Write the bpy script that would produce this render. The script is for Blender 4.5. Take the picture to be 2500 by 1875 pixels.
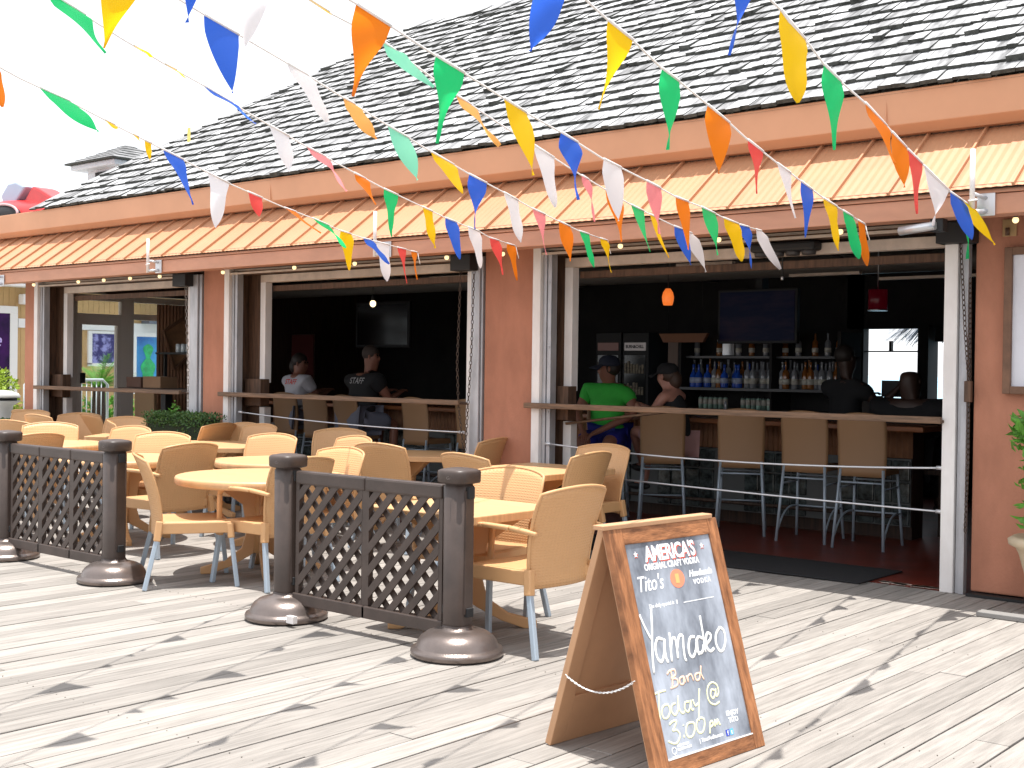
import bpy, bmesh, math, random
from mathutils import Vector, Matrix, Euler
from mathutils.bvhtree import BVHTree
random.seed(7)
R = math.radians
sc = bpy.context.scene
for o in list(bpy.data.objects): bpy.data.objects.remove(o)
COL = sc.collection

# ------------------------------------------------------------ camera
F_PX, H_CAM = 3050.0, 1.45
yaw = math.atan2(3600, F_PX); pitch = -33.5 / F_PX; roll = 0.0135
fw = Vector((-math.cos(yaw), math.sin(yaw), 0)) * math.cos(pitch) + Vector((0, 0, math.sin(pitch)))
r0 = fw.cross(Vector((0, 0, 1))).normalized(); u0 = r0.cross(fw)
rr = r0 * math.cos(roll) + u0 * math.sin(roll); uu = u0 * math.cos(roll) - r0 * math.sin(roll)
cam = bpy.data.cameras.new('camera'); camo = bpy.data.objects.new('camera', cam); COL.objects.link(camo)
m = Matrix((rr, uu, -fw)).transposed().to_4x4(); m.translation = Vector((0, 0, H_CAM)); camo.matrix_world = m
cam.sensor_width = 36; cam.lens = F_PX / 2500 * 36; cam.clip_start = 0.05; cam.clip_end = 6000
sc.camera = camo

# ------------------------------------------------------------ sky, sun, exposure
w = bpy.data.worlds.new('World'); sc.world = w; w.use_nodes = True
nt = w.node_tree; nt.nodes.clear()
sky = nt.nodes.new('ShaderNodeTexSky'); sky.sky_type = 'NISHITA'; sky.sun_disc = False
SUN_EL, SUN_AZ = R(88.0), R(120)
sky.sun_elevation = SUN_EL; sky.sun_rotation = SUN_AZ
sky.air_density = 1.0; sky.dust_density = 1.5; sky.ozone_density = 1.0
hs = nt.nodes.new('ShaderNodeHueSaturation'); hs.inputs['Saturation'].default_value = 0.35
bg = nt.nodes.new('ShaderNodeBackground'); bg.inputs['Strength'].default_value = 0.125
ow = nt.nodes.new('ShaderNodeOutputWorld')
hz = nt.nodes.new('ShaderNodeMixRGB'); hz.inputs[0].default_value = 0.5; hz.inputs[2].default_value = (9.0, 9.2, 9.6, 1)  # bright white haze over the whole sky
nt.links.new(sky.outputs[0], hs.inputs['Color']); nt.links.new(hs.outputs[0], hz.inputs[1]); nt.links.new(hz.outputs[0], bg.inputs[0]); nt.links.new(bg.outputs[0], ow.inputs[0])
sl = bpy.data.lights.new('sun', 'SUN'); sl.energy = 4.0; sl.angle = R(0.5); sl.color = (1.0, 0.97, 0.92)
so = bpy.data.objects.new('sun', sl); COL.objects.link(so)
sd = Vector((math.sin(SUN_AZ) * math.cos(SUN_EL), math.cos(SUN_AZ) * math.cos(SUN_EL), math.sin(SUN_EL)))
so.rotation_euler = sd.to_track_quat('Z', 'Y').to_euler(); so.location = (0, 0, 20)
sc.view_settings.view_transform = 'Standard'; sc.view_settings.look = 'None'
sc.view_settings.exposure = 0.82; sc.view_settings.gamma = 1

# ------------------------------------------------------------ materials
MATS = {}
def mat(name, col, rough=0.6, metal=0.0, var=0.0, vscale=8.0, stretch=(1, 1, 1), bump=0.0, bscale=40.0, col2=None, spec=0.5, transl=0.0, emit=None, estr=0.0, rand=0.0, coord='Object', attr=None, weave=0.0, trans=0.0, lo=0.35, hi=0.65, detail=4.0):
    if name in MATS: return MATS[name]
    M = bpy.data.materials.new(name); M.use_nodes = True; n = M.node_tree.nodes; L = M.node_tree.links
    b = n['Principled BSDF']; out = n['Material Output']
    b.inputs['Base Color'].default_value = (*col, 1); b.inputs['Roughness'].default_value = rough
    b.inputs['Metallic'].default_value = metal; b.inputs['Specular IOR Level'].default_value = spec
    if trans: b.inputs['Transmission Weight'].default_value = trans
    src = None
    tc = n.new('ShaderNodeTexCoord'); mp = n.new('ShaderNodeMapping'); mp.inputs['Scale'].default_value = stretch
    L.new(tc.outputs[coord], mp.inputs['Vector'])
    if var or col2:
        nz = n.new('ShaderNodeTexNoise'); nz.inputs['Scale'].default_value = vscale; nz.inputs['Detail'].default_value = detail; nz.inputs['Roughness'].default_value = 0.62
        L.new(mp.outputs[0], nz.inputs['Vector'])
        cr = n.new('ShaderNodeValToRGB'); cr.color_ramp.elements[0].position = lo; cr.color_ramp.elements[1].position = hi
        a = tuple(max(0, c * (1 - var)) for c in col); c2 = col2 if col2 else tuple(min(1, c * (1 + var)) for c in col)
        cr.color_ramp.elements[0].color = (*a, 1); cr.color_ramp.elements[1].color = (*c2, 1)
        L.new(nz.outputs[0], cr.inputs[0]); src = cr.outputs[0]
    if rand or attr:
        if attr:
            at = n.new('ShaderNodeAttribute'); at.attribute_name = attr; fac = at.outputs['Fac']
        else:
            oi = n.new('ShaderNodeObjectInfo'); fac = oi.outputs['Random']
        mr = n.new('ShaderNodeMapRange'); mr.inputs[3].default_value = 1 - rand; mr.inputs[4].default_value = 1 + rand
        L.new(fac, mr.inputs[0])
        mx = n.new('ShaderNodeVectorMath'); mx.operation = 'SCALE'
        if src: L.new(src, mx.inputs[0])
        else: mx.inputs[0].default_value = col
        L.new(mr.outputs[0], mx.inputs['Scale']); src = mx.outputs[0]
    if src: L.new(src, b.inputs['Base Color'])
    if bump or weave:
        bp = n.new('ShaderNodeBump'); bp.inputs['Strength'].default_value = bump or weave; bp.inputs['Distance'].default_value = 0.01
        if weave:
            w1 = n.new('ShaderNodeTexWave'); w1.bands_direction = 'X'; w2 = n.new('ShaderNodeTexWave'); w2.bands_direction = 'Z'
            for ww, s in ((w1, bscale), (w2, bscale * 1.6)):
                ww.inputs['Scale'].default_value = s; L.new(tc.outputs['Object'], ww.inputs['Vector'])
            ml = n.new('ShaderNodeMath'); ml.operation = 'MULTIPLY'; L.new(w1.outputs['Fac'], ml.inputs[0]); L.new(w2.outputs['Fac'], ml.inputs[1])
            L.new(ml.outputs[0], bp.inputs['Height']); bp.inputs['Distance'].default_value = 0.004
        else:
            n2 = n.new('ShaderNodeTexNoise'); n2.inputs['Scale'].default_value = bscale; n2.inputs['Detail'].default_value = 3
            L.new(mp.outputs[0], n2.inputs['Vector']); L.new(n2.outputs[0], bp.inputs['Height'])
        L.new(bp.outputs[0], b.inputs['Normal'])
    if emit:
        b.inputs['Emission Color'].default_value = (*emit, 1); b.inputs['Emission Strength'].default_value = estr
    if transl:
        t = n.new('ShaderNodeBsdfTranslucent'); ms = n.new('ShaderNodeMixShader'); ms.inputs[0].default_value = transl
        if src: L.new(src, t.inputs[0])
        else: t.inputs[0].default_value = (*col, 1)
        L.new(b.outputs[0], ms.inputs[1]); L.new(t.outputs[0], ms.inputs[2]); L.new(ms.outputs[0], out.inputs[0])
    MATS[name] = M
    return M

# ------------------------------------------------------------ mesh builder
class MB:
    def __init__(s): s.v = []; s.f = []; s.mi = []; s.sm = []; s.at = []; s.cur = 0; s.smooth = False; s.a = 0.5
    def add(s, vs, fs):
        o = len(s.v); s.v += [Vector(v) for v in vs]
        for f in fs: s.f.append([i + o for i in f]); s.mi.append(s.cur); s.sm.append(s.smooth); s.at.append(s.a)
        return s
    def box(s, x0, x1, y0, y1, z0, z1, M=None):
        vs = [Vector(p) for p in ((x0, y0, z0), (x1, y0, z0), (x1, y1, z0), (x0, y1, z0), (x0, y0, z1), (x1, y0, z1), (x1, y1, z1), (x0, y1, z1))]
        if M: vs = [M @ p for p in vs]
        return s.add(vs, [(0, 3, 2, 1), (4, 5, 6, 7), (0, 1, 5, 4), (1, 2, 6, 5), (2, 3, 7, 6), (3, 0, 4, 7)])
    def bar(s, p, q, w, h, up=(0, 0, 1)):
        p = Vector(p); q = Vector(q); d = (q - p); l = d.length; d.normalize(); u = Vector(up)
        if abs(d.dot(u)) > 0.98: u = Vector((0, 1, 0))
        x = d.cross(u).normalized(); u = x.cross(d)
        M = Matrix((x, d, u)).transposed().to_4x4(); M.translation = p
        return s.box(-w / 2, w / 2, 0, l, -h / 2, h / 2, M)
    def tube(s, pts, r, n=8, cap=True):
        pts = [Vector(p) for p in pts]; sm = s.smooth; s.smooth = True; k = len(pts); rs = r if isinstance(r, (list, tuple)) else [r] * k
        vs = []; u = None
        for i, p in enumerate(pts):
            d = (pts[min(i + 1, k - 1)] - pts[max(i - 1, 0)]).normalized()
            if u is None: u = d.orthogonal().normalized()
            else: u = (u - d * u.dot(d)).normalized()
            b = d.cross(u)
            for j in range(n):
                a = 2 * math.pi * j / n; vs.append(p + (u * math.cos(a) + b * math.sin(a)) * rs[i])
        fs = [(i * n + j, i * n + (j + 1) % n, (i + 1) * n + (j + 1) % n, (i + 1) * n + j) for i in range(k - 1) for j in range(n)]
        s.add(vs, fs)
        if cap: s.smooth = False; o = len(s.v) - len(vs); s.f += [[o + j for j in range(n)][::-1], [o + (k - 1) * n + j for j in range(n)]]; s.mi += [s.cur] * 2; s.sm += [False] * 2; s.at += [s.a] * 2
        s.smooth = sm; return s
    def lathe(s, prof, c=(0, 0, 0), n=32, sx=1, sy=1, rot=0.0, sq=0):
        sm = s.smooth; s.smooth = True; c = Vector(c); vs = []
        for r, z in prof:
            for j in range(n):
                a = 2 * math.pi * j / n + rot; ca, sa = math.cos(a), math.sin(a)
                k = 1.0
                if sq: k = 1 / (abs(ca) ** sq + abs(sa) ** sq) ** (1 / sq)
                vs.append(c + Vector((r * ca * k * sx, r * sa * k * sy, z)))
        k = len(prof)
        s.add(vs, [(i * n + j, i * n + (j + 1) % n, (i + 1) * n + (j + 1) % n, (i + 1) * n + j) for i in range(k - 1) for j in range(n)])
        o = len(s.v) - len(vs)
        for idx, rev in ((0, True), (k - 1, False)):
            if prof[idx][0] > 1e-5:
                l = [o + idx * n + j for j in range(n)]; s.f.append(l[::-1] if rev else l); s.mi.append(s.cur); s.sm.append(False); s.at.append(s.a)
        s.smooth = sm; return s
    def sph(s, c, r, n=14, m=9, sc3=(1, 1, 1)):
        prof = [(max(1e-4, r * math.sin(math.pi * i / m)), -r * math.cos(math.pi * i / m)) for i in range(m + 1)]
        o = len(s.v); s.lathe(prof, (0, 0, 0), n)
        for i in range(o, len(s.v)): p = s.v[i]; s.v[i] = Vector((p.x * sc3[0] + c[0], p.y * sc3[1] + c[1], p.z * sc3[2] + c[2]))
        return s
    def prism(s, poly, h, M=None, z0=0.0):
        n = len(poly); vs = [Vector((x, y, z0)) for x, y in poly] + [Vector((x, y, z0 + h)) for x, y in poly]
        if M: vs = [M @ p for p in vs]
        return s.add(vs, [list(range(n))[::-1], list(range(n, 2 * n))] + [(i, (i + 1) % n, n + (i + 1) % n, n + i) for i in range(n)])
    def grid(s, fn, nu, nv, closed=False):
        vs = [fn(i / nu, j / nv) for j in range(nv + 1) for i in range(nu + 1)]
        return s.add(vs, [(j * (nu + 1) + i, j * (nu + 1) + i + 1, (j + 1) * (nu + 1) + i + 1, (j + 1) * (nu + 1) + i) for j in range(nv) for i in range(nu)])
    def shell(s, fn, nu, nv, th):
        # closed thick sheet: fn gives the mid surface
        def nrm(u, v):
            e = 1e-3; du = fn(min(1, u + e), v) - fn(max(0, u - e), v); dv = fn(u, min(1, v + e)) - fn(u, max(0, v - e))
            return du.cross(dv).normalized()
        A = []; B = []
        for j in range(nv + 1):
            for i in range(nu + 1):
                p = fn(i / nu, j / nv); q = nrm(i / nu, j / nv); A.append(p + q * th / 2); B.append(p - q * th / 2)
        W = nu + 1; N = len(A); fs = []
        for j in range(nv):
            for i in range(nu):
                a = j * W + i; fs.append((a, a + 1, a + W + 1, a + W)); fs.append((N + a, N + a + W, N + a + W + 1, N + a + 1))
        ed = [i for i in range(W)] + [j * W + nu for j in range(1, nv + 1)] + [nv * W + i for i in range(nu - 1, -1, -1)] + [j * W for j in range(nv - 1, 0, -1)]
        for k in range(len(ed)): a, b = ed[k], ed[(k + 1) % len(ed)]; fs.append((a, N + a, N + b, b))
        return s.add(A + B, fs)

def tag(o, label=None, cat=None, group=None, kind=None):
    if label: o['label'] = label
    if cat: o['category'] = cat
    if group: o['group'] = group
    if kind: o['kind'] = kind
    return o
def thing(name, label, cat, loc=(0, 0, 0), rz=0.0, group=None):
    o = bpy.data.objects.new(name, None); COL.objects.link(o); o.empty_display_size = 0.1
    o.location = loc; o.rotation_euler = (0, 0, rz)
    return tag(o, label, cat, group)
def rootmat(o):
    M = Matrix.LocRotScale(o.location, o.rotation_euler, None)
    return rootmat(o.parent) @ M if o.parent else M
def part(mb, name, mats, parent=None, world=False, bev=0.0, label=None, sub=0, solid=0.0, mods=None):
    me = bpy.data.meshes.new(name); vs = mb.v
    if world and parent:
        I = rootmat(parent).inverted(); vs = [I @ v for v in vs]
    me.from_pydata([tuple(v) for v in vs], [], mb.f)
    if not isinstance(mats, (list, tuple)): mats = [mats]
    for mm in mats: me.materials.append(mm)
    me.polygons.foreach_set('material_index', mb.mi); me.polygons.foreach_set('use_smooth', mb.sm)
    if len(set(mb.at)) > 1:
        a = me.attributes.new('rnd', 'FLOAT', 'FACE'); a.data.foreach_set('value', mb.at)
    me.update()
    o = bpy.data.objects.new(name, me); COL.objects.link(o)
    if parent: o.parent = parent
    if label: o['label'] = label
    if sub: sm = o.modifiers.new('s', 'SUBSURF'); sm.levels = sub; sm.render_levels = sub
    if bev: bm_ = o.modifiers.new('b', 'BEVEL'); bm_.width = bev; bm_.segments = 2; bm_.limit_method = 'ANGLE'; bm_.angle_limit = R(40)
    return o
def copy_tree(o, parent=None):
    c = o.copy(); COL.objects.link(c)
    if parent: c.parent = parent
    for ch in list(o.children): copy_tree(ch, c)
    return c
def Rz(a): return Matrix.Rotation(a, 4, 'Z')
def text_mb(body, size, M, ext=0.0006, align='CENTER', shear=0.0, sx=1.0, bold=0.0, space=1.0):
    cu = bpy.data.curves.new('t', 'FONT'); cu.body = body; cu.size = size; cu.align_x = align; cu.extrude = ext; cu.shear = shear; cu.offset = bold; cu.space_character = space
    cu.resolution_u = 3
    to = bpy.data.objects.new('t', cu); COL.objects.link(to); bpy.context.view_layer.update()
    dg = bpy.context.evaluated_depsgraph_get(); me = bpy.data.meshes.new_from_object(to.evaluated_get(dg))
    mb = MB(); S = Matrix.Diagonal((sx, 1, 1, 1))
    mb.add([M @ S @ v.co for v in me.vertices], [list(p.vertices) for p in me.polygons])
    bpy.data.objects.remove(to); bpy.data.meshes.remove(me); bpy.data.curves.remove(cu)
    return mb
def join(a, b):
    a.smooth = False; o = len(a.v); a.v += b.v
    for f, mi, sm, at in zip(b.f, b.mi, b.sm, b.at): a.f.append([i + o for i in f]); a.mi.append(a.cur); a.sm.append(sm); a.at.append(at)
    return a

# palette
M_deck = mat('weathered_deck_wood', (0.275, 0.252, 0.230), 0.85, var=0.18, vscale=5, stretch=(9, 0.5, 1), bump=0.3, bscale=30, attr='rnd', rand=0.20, spec=0.2, coord='Object')
M_shake = mat('grey_shingle', (0.34, 0.34, 0.345), 0.9, var=0.48, vscale=3, stretch=(6, 1, 1), bump=0.3, bscale=60, attr='rnd', rand=0.35, spec=0.15)
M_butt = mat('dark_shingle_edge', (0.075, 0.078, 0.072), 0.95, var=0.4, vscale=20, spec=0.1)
M_gut = mat('copper_orange_gutter', (0.62, 0.32, 0.18), 0.5, var=0.05, vscale=1.5)
M_canopy = mat('copper_orange_metal', (0.49, 0.245, 0.13), 0.5, var=0.06, vscale=2)
M_beam = mat('copper_orange_fascia', (0.52, 0.25, 0.155), 0.55, var=0.10, vscale=2, stretch=(1, 1, 3), bump=0.05)
M_stucco = mat('terracotta_stucco', (0.42, 0.185, 0.118), 0.85, var=0.17, vscale=2.2, stretch=(1, 1, 0.45), bump=0.35, bscale=90, spec=0.2)
M_white = mat('chalky_white_paint', (0.74, 0.70, 0.68), 0.6, var=0.07, vscale=6, stretch=(1, 1, 0.4), col2=(0.80, 0.77, 0.75))
M_offw = mat('tan_white_paint', (0.60, 0.50, 0.42), 0.65, var=0.12, vscale=7)
M_alum = mat('grey_aluminium_rail', (0.42, 0.42, 0.44), 0.45, metal=0.4, var=0.15, vscale=10, stretch=(1, 1, 0.3))
M_jamb = mat('dark_stained_wood', (0.10, 0.052, 0.030), 0.7, var=0.4, vscale=6, stretch=(6, 6, 0.6), bump=0.2, bscale=20)
M_ledge = mat('worn_wood_ledge', (0.15, 0.085, 0.048), 0.6, var=0.35, vscale=7, stretch=(0.6, 8, 8), bump=0.3, bscale=20)
M_black = mat('black_paint', (0.012, 0.012, 0.013), 0.6)
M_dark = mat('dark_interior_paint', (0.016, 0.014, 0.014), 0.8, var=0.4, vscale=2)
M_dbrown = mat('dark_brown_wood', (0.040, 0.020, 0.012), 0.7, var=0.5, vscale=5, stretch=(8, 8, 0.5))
M_steel = mat('brushed_steel', (0.55, 0.56, 0.58), 0.35, metal=0.9)
M_wire = mat('steel_cable', (0.62, 0.62, 0.64), 0.4, metal=0.6)
M_rust = mat('rusty_chain_steel', (0.10, 0.07, 0.055), 0.6, metal=0.6, var=0.3, vscale=40)
M_resin = mat('tan_resin', (0.57, 0.325, 0.15), 0.48, var=0.03, vscale=3, rand=0.05, weave=0.0)
M_weave = mat('tan_woven_resin', (0.57, 0.325, 0.15), 0.5, var=0.02, vscale=3, rand=0.05, weave=0.45, bscale=13)
M_table = mat('tan_wood_grain_tabletop', (0.60, 0.355, 0.175), 0.45, var=0.10, vscale=3, stretch=(1, 14, 1))
M_leg = mat('powder_grey_blue_tube', (0.36, 0.43, 0.50), 0.45, metal=0.2)
M_brown = mat('dark_brown_plastic', (0.058, 0.040, 0.033), 0.45, var=0.22, vscale=5, bump=0.06, bscale=120)
M_dome = mat('bronze_hammered_dome', (0.19, 0.155, 0.14), 0.3, metal=0.65, var=0.12, vscale=9, bump=0.12, bscale=150)
M_rub = mat('black_rubber', (0.015, 0.015, 0.016), 0.8)
# ------------------------------------------------------------ ground and deck
def plane(name, x0, x1, y0, y1, z, m, kind='structure', label=None):
    mb = MB().box(x0, x1, y0, y1, z - 0.3, z); o = part(mb, name, m); tag(o, label, kind=kind); return o
M_under = mat('shadowed_sand', (0.10, 0.085, 0.07), 0.9)
M_pave = mat('pale_concrete', (0.45, 0.43, 0.40), 0.85, var=0.1, vscale=2)
M_sea = mat('pale_blue_sea', (0.20, 0.42, 0.55), 0.25, var=0.15, vscale=0.05, stretch=(1, 8, 1), bump=0.1, bscale=3)
tag(part(MB().box(-60, 40, -30, 19, -0.6, -0.16), 'ground', M_under), kind='structure')
tag(part(MB().box(-3000, 3000, 19, 5000, -3.2, -3.0), 'sea', M_sea), kind='structure')
dk = MB(); x = -15.9; BW = 0.137
while x < 3.5:
    y = -3.0 + random.uniform(-2.5, 0)
    while y < 8.30:
        L = random.choice((2.4, 3.0, 3.6, 3.6)); y1 = min(y + L, 8.30); dk.a = random.random(); z = random.uniform(-0.002, 0.002)
        dk.box(x + 0.003, x + BW - random.uniform(0.002, 0.006), y, y1 - 0.003, -0.03, z); y = y1
    x += BW
deck = part(dk, 'deck', M_deck, bev=0.0025); tag(deck, kind='structure')
sc_ = MB()
x = -15.9
while x < 3.0:
    for yj in (1.1, 2.9, 4.7, 6.5):
        for dx in (0.03, 0.105): sc_.lathe([(0.003, 0.0), (0.003, 0.0028)], (x + dx, yj + random.uniform(-0.01, 0.01), 0.0), 6)
    x += BW
tag(part(sc_, 'deck_screws', mat('dull_screw', (0.16, 0.14, 0.12), 0.6)), kind='structure')
tag(part(MB().box(-40, -15.92, -30, 19, -0.3, -0.06), 'path', M_pave), kind='structure')

# ------------------------------------------------------------ restaurant building
bld = thing('restaurant_building', 'terracotta open-front restaurant with grey shingle roof and copper-orange metal canopy', 'building', (-8, 8.3, 0))
def B(mb, name, m, **k): return part(mb, name, m, bld, world=True, **k)
WY = 8.30
# piers: (x0,x1)
for a, b in ((-15.35, -15.07), (-11.50, -11.09), (-7.36, -6.78), (-3.02, 1.0)):
    B(MB().box(a, b, WY, WY + 0.26, 0.025, 2.62), 'wall_pier', M_stucco, bev=0.012)
B(MB().box(-15.5, 1.0, WY + 0.02, WY + 0.30, 2.50, 3.3), 'wall_header', M_jamb)
# gutter box
gx0, gx1 = -17.2, 2.5
g = MB().prism([(8.18, 3.155), (8.25, 3.10), (8.75, 3.10), (8.75, 3.36), (8.16, 3.385)], gx1 - gx0, Matrix(((0, 0, 1, gx0), (1, 0, 0, 0), (0, 1, 0, 0), (0, 0, 0, 1))))
B(g, 'gutter', M_gut, bev=0.006)
g = MB()
for xx in (-10.2, -3.6): g.box(xx, xx + 0.002, 8.165, 8.178, 3.16, 3.38)
B(g, 'gutter_seam', M_gut)
# metal canopy: plane from (7.70,2.61) up to (8.75,3.39) slope .75
s_ = 0.74
cn = MB(); nx = int((gx1 + 16.9) / 0.031)
def cz(y): return 2.615 + s_ * (y - 7.68)
for i in range(nx):
    xa = -16.9 + i * 0.031; d = 0.0035 if i % 2 else 0.0
    d2 = 0.0035 - d
    cn.add([(xa, 7.66, cz(7.66) + d), (xa + 0.031, 7.66, cz(7.66) + d2), (xa + 0.031, 8.7, cz(8.7) + d2), (xa, 8.7, cz(8.7) + d)], [(0, 1, 2, 3)])
cn.smooth = False
B(cn, 'canopy_panel', M_canopy)
cu_ = MB().add([(-16.9, 7.665, cz(7.66) - 0.012), (gx1, 7.665, cz(7.66) - 0.012), (gx1, 8.7, cz(8.7) - 0.012), (-16.9, 8.7, cz(8.7) - 0.012)], [(0, 3, 2, 1)])
B(cu_, 'canopy_underside', M_jamb)
xr = -2.57
ribs = []
while xr < gx1: xr += 0.392
while xr > -16.6:
    ribs.append(xr); xr -= 0.392 if xr > -6 else 0.350
for k, xr in enumerate(ribs[:60]):
    mb = MB(); M = Matrix.Translation((xr, 7.655, cz(7.655)))
    a = math.atan(s_); M = M @ Matrix.Rotation(a, 4, 'X')
    mb.box(-0.008, 0.008, 0, 1.28, 0.001, 0.026, M)
    B(mb, 'canopy_rib', M_canopy, bev=0.003)
# fascia beam
B(MB().box(-16.9, gx1, 7.70, 7.86, 2.44, 2.565), 'fascia_board', M_beam, bev=0.004)
B(MB().box(-16.9, gx1, 7.685, 7.86, 2.569, 2.628), 'fascia_cap', M_beam, bev=0.004)
B(MB().box(-16.9, gx1, 7.87, 8.30, 2.50, 2.53), 'soffit', M_jamb)
scw = MB()
for k, xr in enumerate(ribs):
    scw.lathe([(0.009, -0.004), (0.009, 0.004)], (0, 0, 0), 8)
    for i in range(len(scw.v) - 16, len(scw.v)): v = scw.v[i]; scw.v[i] = Vector((xr + 0.02 + v.x, 7.683 + v.z, 2.60 + v.y))
B(scw, 'canopy_fastener', M_rust)
# shingle roof (front slope, hip at left end, ridge)
rm = 0.72; ry0, rz0 = 8.14, 3.375; EXP = 0.155
RL = -14.86; RIDGE_Y = 11.62
sh = MB(); n_c = int((RIDGE_Y - ry0) / EXP) + 1
ang = math.atan(rm); ca, sa = math.cos(ang), math.sin(ang)
for c in range(n_c):
    yb = ry0 + c * EXP; zb = rz0 + rm * (c * EXP)
    x = RL + (yb - ry0) * 0.93 + random.uniform(-0.1, 0)
    lift = 0.016
    row_off = random.uniform(-0.006, 0.006)
    while x < 2.6:
        wd = random.choice((0.075, 0.10, 0.12, 0.15)); g_ = random.uniform(0.001, 0.004)
        dy = random.uniform(-0.009, 0.009) + row_off; th = random.uniform(0.022, 0.032)
        if random.random() < 0.04: dy -= 0.02; th += 0.020
        curl = random.uniform(0, 0.012); tilt = random.uniform(-0.006, 0.006)
        L = EXP / ca * 1.9
        # local: along slope s, normal n
        def P(xx, s, nn): return Vector((xx, yb + dy + s * ca - nn * sa, zb + dy * rm + s * sa + nn * ca))
        x1 = x + wd - g_
        b0 = lift + th + curl
        vs = [P(x, 0, b0 - th), P(x1, 0, b0 - th + tilt), P(x1, L, 0.0), P(x, L, 0.0), P(x, 0, b0), P(x1, 0, b0 + tilt), P(x1, L, 0.006), P(x, L, 0.006)]
        sh.a = random.random(); sh.cur = 0
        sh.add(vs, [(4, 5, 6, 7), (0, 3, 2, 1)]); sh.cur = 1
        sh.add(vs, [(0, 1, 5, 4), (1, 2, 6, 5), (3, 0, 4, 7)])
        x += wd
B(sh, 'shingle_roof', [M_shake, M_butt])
# roof deck below and hip / rear slopes
rk = MB()
zr = rz0 + rm * (RIDGE_Y - ry0); xa = RL + 0.05; xb = RL + (RIDGE_Y - ry0) * 0.93 + 0.03
rk.add([(xa, ry0 + 0.02, rz0 - 0.01), (2.5, ry0 + 0.02, rz0 - 0.01), (2.5, RIDGE_Y, zr - 0.01), (xb, RIDGE_Y, zr - 0.01), (xa, 15.1, rz0 - 0.01), (2.5, 15.1, rz0 - 0.01)], [(0, 1, 2, 3), (0, 3, 4), (4, 3, 2, 5)])
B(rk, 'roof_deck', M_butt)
cap = MB()
for i in range(int((2.4 - xb) / 0.16)):
    xx = xb + i * 0.16; cap.a = random.random()
    cap.prism([(RIDGE_Y - 0.11, zr - 0.06), (RIDGE_Y, zr + 0.035), (RIDGE_Y + 0.11, zr - 0.06), (RIDGE_Y, zr + 0.01)], 0.155, Matrix(((0, 0, 1, xx), (1, 0, 0, 0), (0, 1, 0, 0), (0, 0, 0, 1))))
B(cap, 'ridge_cap', M_shake)
# frames of the three openings
def opening(x0, x1, deep, zt=2.40, rail_l=True, outer=True):
    """x0,x1: outer edges of the opening in the wall plane; deep: depth of the inner frame"""
    t = MB(); t.box(x0, x0 + 0.085, WY - 0.035, WY + 0.10, 0.0, 2.50); B(t, 'frame_trim', M_white, bev=0.004)
    t = MB()
    t.box(x0 + 0.09, x0 + 0.125, WY + 0.0, WY + 0.06, 0, 2.46).box(x0 + 0.131, x0 + 0.17, WY + 0.01, WY + 0.09, 0, 2.46)
    for z in (0.55, 1.1, 1.65, 2.2): t.lathe([(0.010, 0), (0.008, 0.006)], (0, 0, 0), 8); [t.v.__setitem__(i, Vector((x0 + 0.15 + t.v[i].x, WY + 0.01 - t.v[i].z, z + t.v[i].y))) for i in range(len(t.v) - 16, len(t.v))]
    B(t, 'door_track', M_alum, bev=0.003)
    B(MB().box(x0 - 0.01, x0 + 0.0, WY + 0.30, deep + 0.2, 0, 2.5), 'jamb', M_jamb)
    B(MB().box(x0 + 0.012, x0 + 0.03, WY + 0.13, deep + 0.2, 0, 2.5), 'jamb_board', M_jamb)
opening(-6.785, -3.0, 8.52); opening(-11.085, -7.36, 8.55); opening(-15.06, -11.5, 8.55)
def innerframe(x0, x1, Y, zt, zl=1.28, zl2=1.02, w0=0.085, w1=0.11, hb=0.08, col=M_white, right=None):
    yr, xr0, xr1 = right if right else (Y, x1 - w1, x1)
    t = MB().box(x0, x0 + w0, Y, Y + 0.09, zl, zt - hb); B(t, 'inner_post', col, bev=0.004)
    t = MB().box(x0, x0 + w0, Y, Y + 0.09, 0.0, zl2); B(t, 'inner_post', col, bev=0.004)
    B(MB().box(xr0, xr1, yr, yr + 0.10, 0.0, 2.44 if right else zt - hb), 'inner_post', col, bev=0.004)
    B(MB().box(x0, x1, Y, Y + 0.09, zt - hb, zt), 'inner_header', M_offw, bev=0.004)
    # dark wood board and reveal behind
    B(MB().box(x0 - 0.22, x0 - 0.003, Y + 0.02, Y + 0.07, 0, 2.45), 'jamb_board', M_jamb)
    B(MB().box(x0 - 0.20, x1 + 0.05, Y + 0.095, Y + 0.16, zt - 0.02, 2.6), 'header_board', M_dbrown)
    B(MB().box(x0 + w0, x1 - 0.12, Y + 0.10, Y + 0.14, zt - hb - 0.09, zt - hb - 0.03), 'door_bottom_bar', M_jamb, bev=0.004)
    # support bracket of the ledge
    B(MB().box(x0 - 0.17, x0 + w0 + 0.02, Y - 0.07, Y + 0.05, 1.03, 1.32), 'ledge_bracket', M_jamb, bev=0.006)
innerframe(-6.62, -3.16, 8.50, 2.42, right=(8.265, -3.215, -3.125))
innerframe(-10.80, -7.60, 8.53, 2.44)
innerframe(-14.80, -12.0, 8.53, 2.44)
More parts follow.
